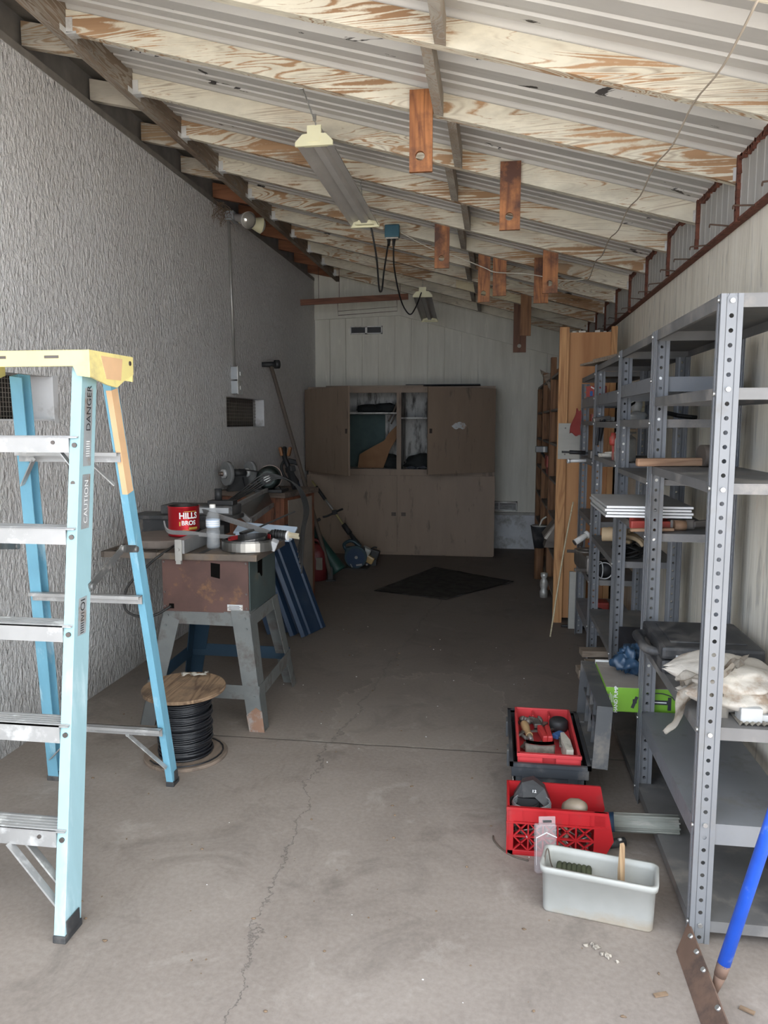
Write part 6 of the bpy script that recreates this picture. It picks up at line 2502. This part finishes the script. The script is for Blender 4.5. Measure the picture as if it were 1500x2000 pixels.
for a, c in zip(gx, gx[1:]):
    for z0, z1 in ((.018, .068), (.068, ch-.052)):
        b.bar((a, y_+.005, z0), (c, y_+.005, z1), .008, .0045)
        b.bar((a, y_+.005, z1), (c, y_+.005, z0), .008, .0045)
for a in (cx0+.055, cx0+.13, cx0+.21, cx0+.28):
    b.mm((a-.0012, y_-.003, ch-.05), (a+.0012, y_, ch-.01))
b.build('lattice_side', M['crate'], cr)
pc = thing('black_cover', 'black plastic cover with white marks on top of the red crate', 'cover', (.15, 2.66, .12))
b = MB()
b.prism([(.085, 2.66, .150), (.115, 2.68, .195), (.155, 2.69, .203), (.195, 2.665, .185), (.215, 2.64, .145), (.20, 2.63, .130), (.16, 2.64, .162), (.12, 2.64, .158)], (.004, .06, -.012))
b.mm((.10, 2.65, .10), (.19, 2.71, .15))
b.build('body', M['blackplastic'], pc)
lettering('12', .016, lambda x, y: (.158+x, 2.652-.1*y, .178+y*.95), M['whiteink'], pc, bold=.0004)
b = MB()
for k in range(9):
    r = .050-.0012*(k % 3)
    b.tube([(.148+1.35*r*math.cos(t*.4488), 2.625+.95*r*math.sin(t*.4488), .128+.0034*k+.006*math.sin(t*.4488+.5)) for t in range(14)], .0022, n=5, closed=True, res=3)
tag(b.build('wire_coil', M['wirebright']), 'coil of shiny wire under the black cover in the red crate', 'wire')
b = MB()
for k in range(4):
    b.tube([(.125+.050*math.cos(t*.4488), 2.655+.045*math.sin(t*.4488), .108+.009*k) for t in range(14)], .006, n=6, closed=True, res=3)
tag(b.build('cable_coil', M['black']), 'coil of black cable at the left end of the red crate', 'cable')
b = MB()
b.lathe([(0, .09), (.018, .085), (.030, .06), (.034, .03), (.026, .0), (0, -.005)], (.272, 2.625, .135), Euler((.7, .9, 0)).to_matrix(), n=22)
tag(b.build('tan_horn', M['tanplastic']), 'smooth tan rounded part in the middle of the red crate', 'part')
rg = MB()
rg.lathe([(.030, -.014), (.040, -.014), (.043, 0), (.040, .014), (.030, .014), (.028, 0), (.030, -.014)], (.232, 2.562, .078), Euler((1.5, 0, .15)).to_matrix(), n=26)
tag(rg.build('ring_part', M['tanplastic']), 'pale round ring behind the lattice of the red crate', 'ring')
b = MB()
for k in range(34):
    c = V((rnd.uniform(.09, .36), rnd.uniform(2.565, 2.71), .015+.0033*k*.8))
    d = V((rnd.uniform(-1, 1), rnd.uniform(-.5, .5), rnd.uniform(-.4, .4))).normalized()*rnd.uniform(.015, .045)
    if k % 3:
        b.cyl(c-d, c+d, rnd.uniform(.002, .007), n=7)
    else:
        b.bar(c-d, c+d, rnd.uniform(.01, .025), .012, bev=.002)
tag(b.build('scrap_parts', M['toolsteel'], origin=(.22, 2.63, .007)), 'jumble of dark metal scraps filling the red crate', 'scrap', kind='stuff')
b = MB()
for k in range(9):
    c = V((rnd.uniform(.085, .34), rnd.uniform(2.552, 2.57), rnd.uniform(.03, .11)))
    d = V((rnd.uniform(-1, 1), .1, rnd.uniform(-.6, .6))).normalized()*rnd.uniform(.02, .05)
    b.cyl(c-d, c+d, .0025, n=6)
tag(b.build('bright_wires', M['bolt'], origin=(.22, 2.56, .03)), 'bright wire ends behind the lattice of the red crate', 'wire', kind='stuff')
ph = thing('grey_tube', 'grooved grey green tube lying out of the right end of the crate', 'tube', (.55, 2.64, .05))
b = MB()
T0, T1 = V((.435, 2.655, .083)), V((.652, 2.628, .104))
b.cyl(T0, T1, .031, n=28)
for k in range(10):
    a = k*.6283
    o_ = V((0, .030*math.cos(a), .030*math.sin(a)))
    b.cyl(T0+o_, T1+o_, .0035, n=6)
b.build('tube', M['pipegrey'], ph)
b = MB()
b.cyl(T0+(T0-T1)*.22, T0+(T1-T0)*.02, .030, .034, n=24)
b.cyl(T0+(T0-T1)*.42, T0+(T0-T1)*.20, .024, n=20)
b.build('collar', M['bluepanel'], ph)
bp = thing('black_pipe', 'short black pipe stub beside the grey tube at the crate', 'pipe', (.45, 2.6, 0))
b = MB()
b.cyl((.40, 2.61, .020), (.475, 2.645, .017), .016, n=16)
b.build('pipe', M['blackplastic'], bp)
b = MB()
b.cyl((.452, 2.625, .034), (.462, 2.63, .034), .005, n=10)
b.build('tip', M['white'], bp)
# clear package and string
ck = thing('clear_package', 'empty clear plastic package leaning on the crate', 'package', (.19, 2.47, 0))
Rk = Euler((-.25, .06, .28)).to_matrix()
o_ = V((.187, 2.452, .082))
b = MB()
b.box(o_, (.072, .026, .155), Rk, bev=.006)
b.box(o_+Rk @ V((.008, .004, .085)), (.058, .006, .03), Rk, bev=.002)
b.build('shell', M['clearpack'], ck)
b = MB()
b.box(o_+Rk @ V((.008, .004, .084)), (.030, .0075, .007), Rk)
b.build('hang_slot', M['castdark'], ck)
b = MB()
for p, q in (((-.036, .036), (.0, .052)), ((.0, .052), (.036, .036)), ((-.036, -.05), (-.036, .04))):
    b.bar(o_+Rk @ V((p[0], -.0135, p[1])), o_+Rk @ V((q[0], -.0135, q[1])), .001, .003)
b.build('crease', M['whiteedge'], ck)
b = MB()
b.tube([(.015, 2.64, .004), (.018, 2.61, .004), (.045, 2.56, .003), (.085, 2.52, .003), (.135, 2.50, .004)], .0032, n=6)
tag(b.build('floor_string', M['toolwood']), 'piece of dark string on the floor left of the red crate', 'string')

# ------------------------------------------------------------------ milky bin
ba = -.20
bn_ = thing('plastic_bin', 'milky white plastic bin on the floor at the front', 'bin', (.335, 2.262, 0), ba)
lx_, ly_, lz_ = .171, .068, .150


def tub(mb, o, z0, z1, tap):
    """open tapered tub with rounded corners"""
    prof = []
    def ring(hx, hy, r, z):
        pts = []
        for cx, cy, a0 in ((hx-r, hy-r, 0), (-hx+r, hy-r, math.pi/2), (-hx+r, -hy+r, math.pi), (hx-r, -hy+r, 3*math.pi/2)):
            for k in range(5):
                a = a0+k*math.pi/8
                pts.append((cx+r*math.cos(a), cy+r*math.sin(a), z))
        return pts
    rings = [ring(.01, .01, .005, z0), ring(lx_-tap, ly_-tap, .018, z0), ring(lx_-tap+.002, ly_-tap+.002, .018, z0+.006), ring(lx_-.006, ly_-.006, .02, z1-.022), ring(lx_, ly_, .022, z1-.020), ring(lx_+.002, ly_+.002, .022, z1-.002), ring(lx_, ly_, .022, z1),
             ring(lx_-.008, ly_-.008, .016, z1), ring(lx_-.011, ly_-.011, .016, z1-.02), ring(lx_-tap-.003, ly_-tap-.003, .014, z0+.006), ring(.01, .01, .005, z0+.005)]
    vs = [[mb.bm.verts.new(V(p)) for p in r] for r in rings]
    n = len(vs[0])
    for A, B_ in zip(vs, vs[1:]):
        for i in range(n):
            j = (i+1) % n
            f = mb.bm.faces.new((A[i], A[j], B_[j], B_[i]))
            f.smooth = True


b = MB()
tub(b, 0, 0, lz_, .012)
b.build('tub', M['bin'], bn_, local=True)
stain = MB()
# rope and stake in the bin
rp = thing('rope_hank', 'hank of dark green rope in the milky bin', 'rope', (.27, 2.28, .012))
b = MB()
c0 = V((.265, 2.288, .094))
for k in range(7):
    cx = c0.x-.045+.015*k
    b.tube([(cx+.005*math.cos(t), c0.y+.030*math.cos(t*.785)+.004*k*.3, c0.z+.030*math.sin(t*.785)-.002*k) for t in range(8)], .0085, n=8, closed=True, res=4)
b.cyl(c0+V((-.05, 0, 0)), c0+V((.05, 0, -.008)), .024, n=12)
for k in range(5):
    b.tube([(.22+.018*k+.006*math.cos(t), 2.275+.035*math.cos(t*.785), .048+.030*math.sin(t*.785)) for t in range(8)], .009, n=8, closed=True, res=4)
b.build('hank', M['rope'], rp)
b = MB()
b.tube([(.225, 2.285, .055), (.195, 2.295, .12), (.185, 2.30, .165), (.176, 2.285, .16), (.170, 2.27, .10)], .0022, n=5)
b.build('loose_end', M['toolwood'], rp)
b = MB()
b.prism([(.395, 2.27, .01), (.402, 2.25, .01), (.398, 2.262, .215), (.394, 2.262, .225), (.391, 2.268, .14)], (.012, .006, 0))
tag(b.build('wood_stake', M['stake']), 'pointed wooden stake standing in the milky bin', 'stake')
b = MB()
b.box((.355, 2.275, .035), (.06, .05, .058), (0, 0, .4), bev=.008)
tag(b.build('wood_scrap', M['redboard']), 'small brown block lying in the milky bin beside the stake', 'block')

# ------------------------------------------------------------------ near right corner
ai = thing('steel_angle', 'rusted brown steel angle with bright bolts lying in front of the shelving', 'steel angle', (.56, 1.8, 0))
b = MB()
b.prism([(.530, 2.13, 0), (.575, 2.24, 0), (.590, 2.24, .062), (.572, 2.10, .075), (.572, 1.35, .075), (.530, 1.35, 0)][:0] or [(.532, 2.105, .001), (.533, 1.30, .001), (.578, 1.30, .052), (.578, 2.17, .052)], (.004, 0, -.001))
b.build('plate', M['rustplate'], ai)
for y in (2.11, 2.045, 1.975, 1.84, 1.775):
    b = MB()
    b.cyl((.576, y, .042), (.568, y, .051), .007, n=10)
    b.build('bolt', M['bolt'], ai)
po = thing('blue_pole', 'bright blue pole leaning against the right wall at the front', 'pole', (.6, 1.93, 0))
q0, q1 = V((.603, 1.955, .035)), V((.932, 2.0, 1.35))
b = MB()
b.cyl(q0+(q1-q0)*.035, q1, .0165, n=20)
b.build('shaft', M['bluepole'], po)
b = MB()
b.cyl(q0+(q1-q0)*-.024, q0+(q1-q0)*.012, .008, .015, n=16)
b.cyl(q0+(q1-q0)*.012, q0+(q1-q0)*.038, .0155, .0168, n=16)
b.build('ferrule', M['rustplate'], po)

# litter on the floor
for i, (x, y, lab) in enumerate(((.300, 2.09, 'crumbled plaster patch on the floor in front of the milky bin, upper one'), (.338, 2.055, 'crumbled plaster patch on the floor in front of the milky bin, lower one'))):
    b = MB()
    for k in range(8):
        b.sph((x+rnd.gauss(0, .010), y+rnd.gauss(0, .008), .003), (rnd.uniform(.003, .009), rnd.uniform(.003, .008), .0045), nu=8, nv=6, jit=.8, seed=k+i*9)
    tag(b.build('plaster_crumbs', M['stone']), lab, 'plaster', 'plaster crumbs on the floor')
for i, (x, y, rz, lab) in enumerate(((.453, 1.924, .3, 'dry brown chip on the floor near the rusted angle'), (.66, 1.90, -.6, 'dry brown twig on the floor beside the blue pole'))):
    b = MB()
    b.bar((x-.018*math.cos(rz), y-.018*math.sin(rz), .003), (x+.018*math.cos(rz), y+.018*math.sin(rz), .005), .012, .004)
    tag(b.build('dry_chip', M['chip']), lab, 'chip')
b = MB()
for k in range(150):
    x, y = rnd.uniform(-1.9, .55), 1.5+5*rnd.random()**1.5
    if -1.8 < x < -1 and 3.3 < y < 4.3:
        continue
    r = rnd.uniform(.0015, .005)
    b.sph((x, y, r*.5), (r*rnd.uniform(.7, 2), r, r*.6), nu=6, nv=5, jit=.6, seed=k)
tag(b.build('floor_grit', M['chip'], origin=(0, 0, 0)), 'scattered dark grit and dry bits across the concrete floor', 'debris', kind='stuff')
b = MB()
for k in range(60):
    x, y = rnd.uniform(-1.6, .5), 1.5+4*rnd.random()**1.5
    r = rnd.uniform(.001, .003)
    b.sph((x, y, r*.5), (r*rnd.uniform(.7, 2), r, r*.6), nu=6, nv=5, jit=.6, seed=k)
tag(b.build('floor_flakes', M['whiteedge'], origin=(0, 0, 0)), 'scattered white paint flakes across the concrete floor', 'debris', kind='stuff')
# ------------------------------------------------------------------ light, camera
sc = bpy.context.scene
w = bpy.data.worlds.new('sky')
sc.world = w
w.use_nodes = True
nt = w.node_tree
bg = nt.nodes['Background']
tc = nn(nt, 'TexCoord')
dt = nn(nt, 'VectorMath', operation='DOT_PRODUCT')
dt.inputs[1].default_value = V((.35, -.6, .6)).normalized()
L(nt, tc.outputs['Generated'], dt.inputs[0])
c = ramp(nt, dt.outputs['Value'], [(.0, (.62, .74, .97)), (.6, (.69, .79, .97)), (1, (1.12, 1.18, 1.2))])
L(nt, c, bg.inputs['Color'])
bg.inputs['Strength'].default_value = 2.4
su = bpy.data.lights.new('sun', 'SUN')
su.energy = 10.0
su.angle = .009
su.color = (1, .95, .87)
so = bpy.data.objects.new('sun', su)
COL.objects.link(so)
so.location = (2, 4, 9)
so.rotation_euler = V((-.25, -.55, -.80)).to_track_quat('-Z', 'Y').to_euler()
cam = bpy.data.cameras.new('camera')
co = bpy.data.objects.new('camera', cam)
COL.objects.link(co)
yw, pt = .1448, .1178
co.location = (0, 0, 1.496)
co.rotation_euler = (math.pi/2-pt, 0, yw)
cam.sensor_fit = 'HORIZONTAL'
cam.sensor_width = 24
cam.lens = 1490/1500*24
cam.clip_start = .05
sc.camera = co
sc.view_settings.view_transform = 'Standard'
sc.view_settings.look = 'None'
sc.view_settings.exposure = .95
sc.view_settings.gamma = 1
sc.view_settings.use_curve_mapping = False
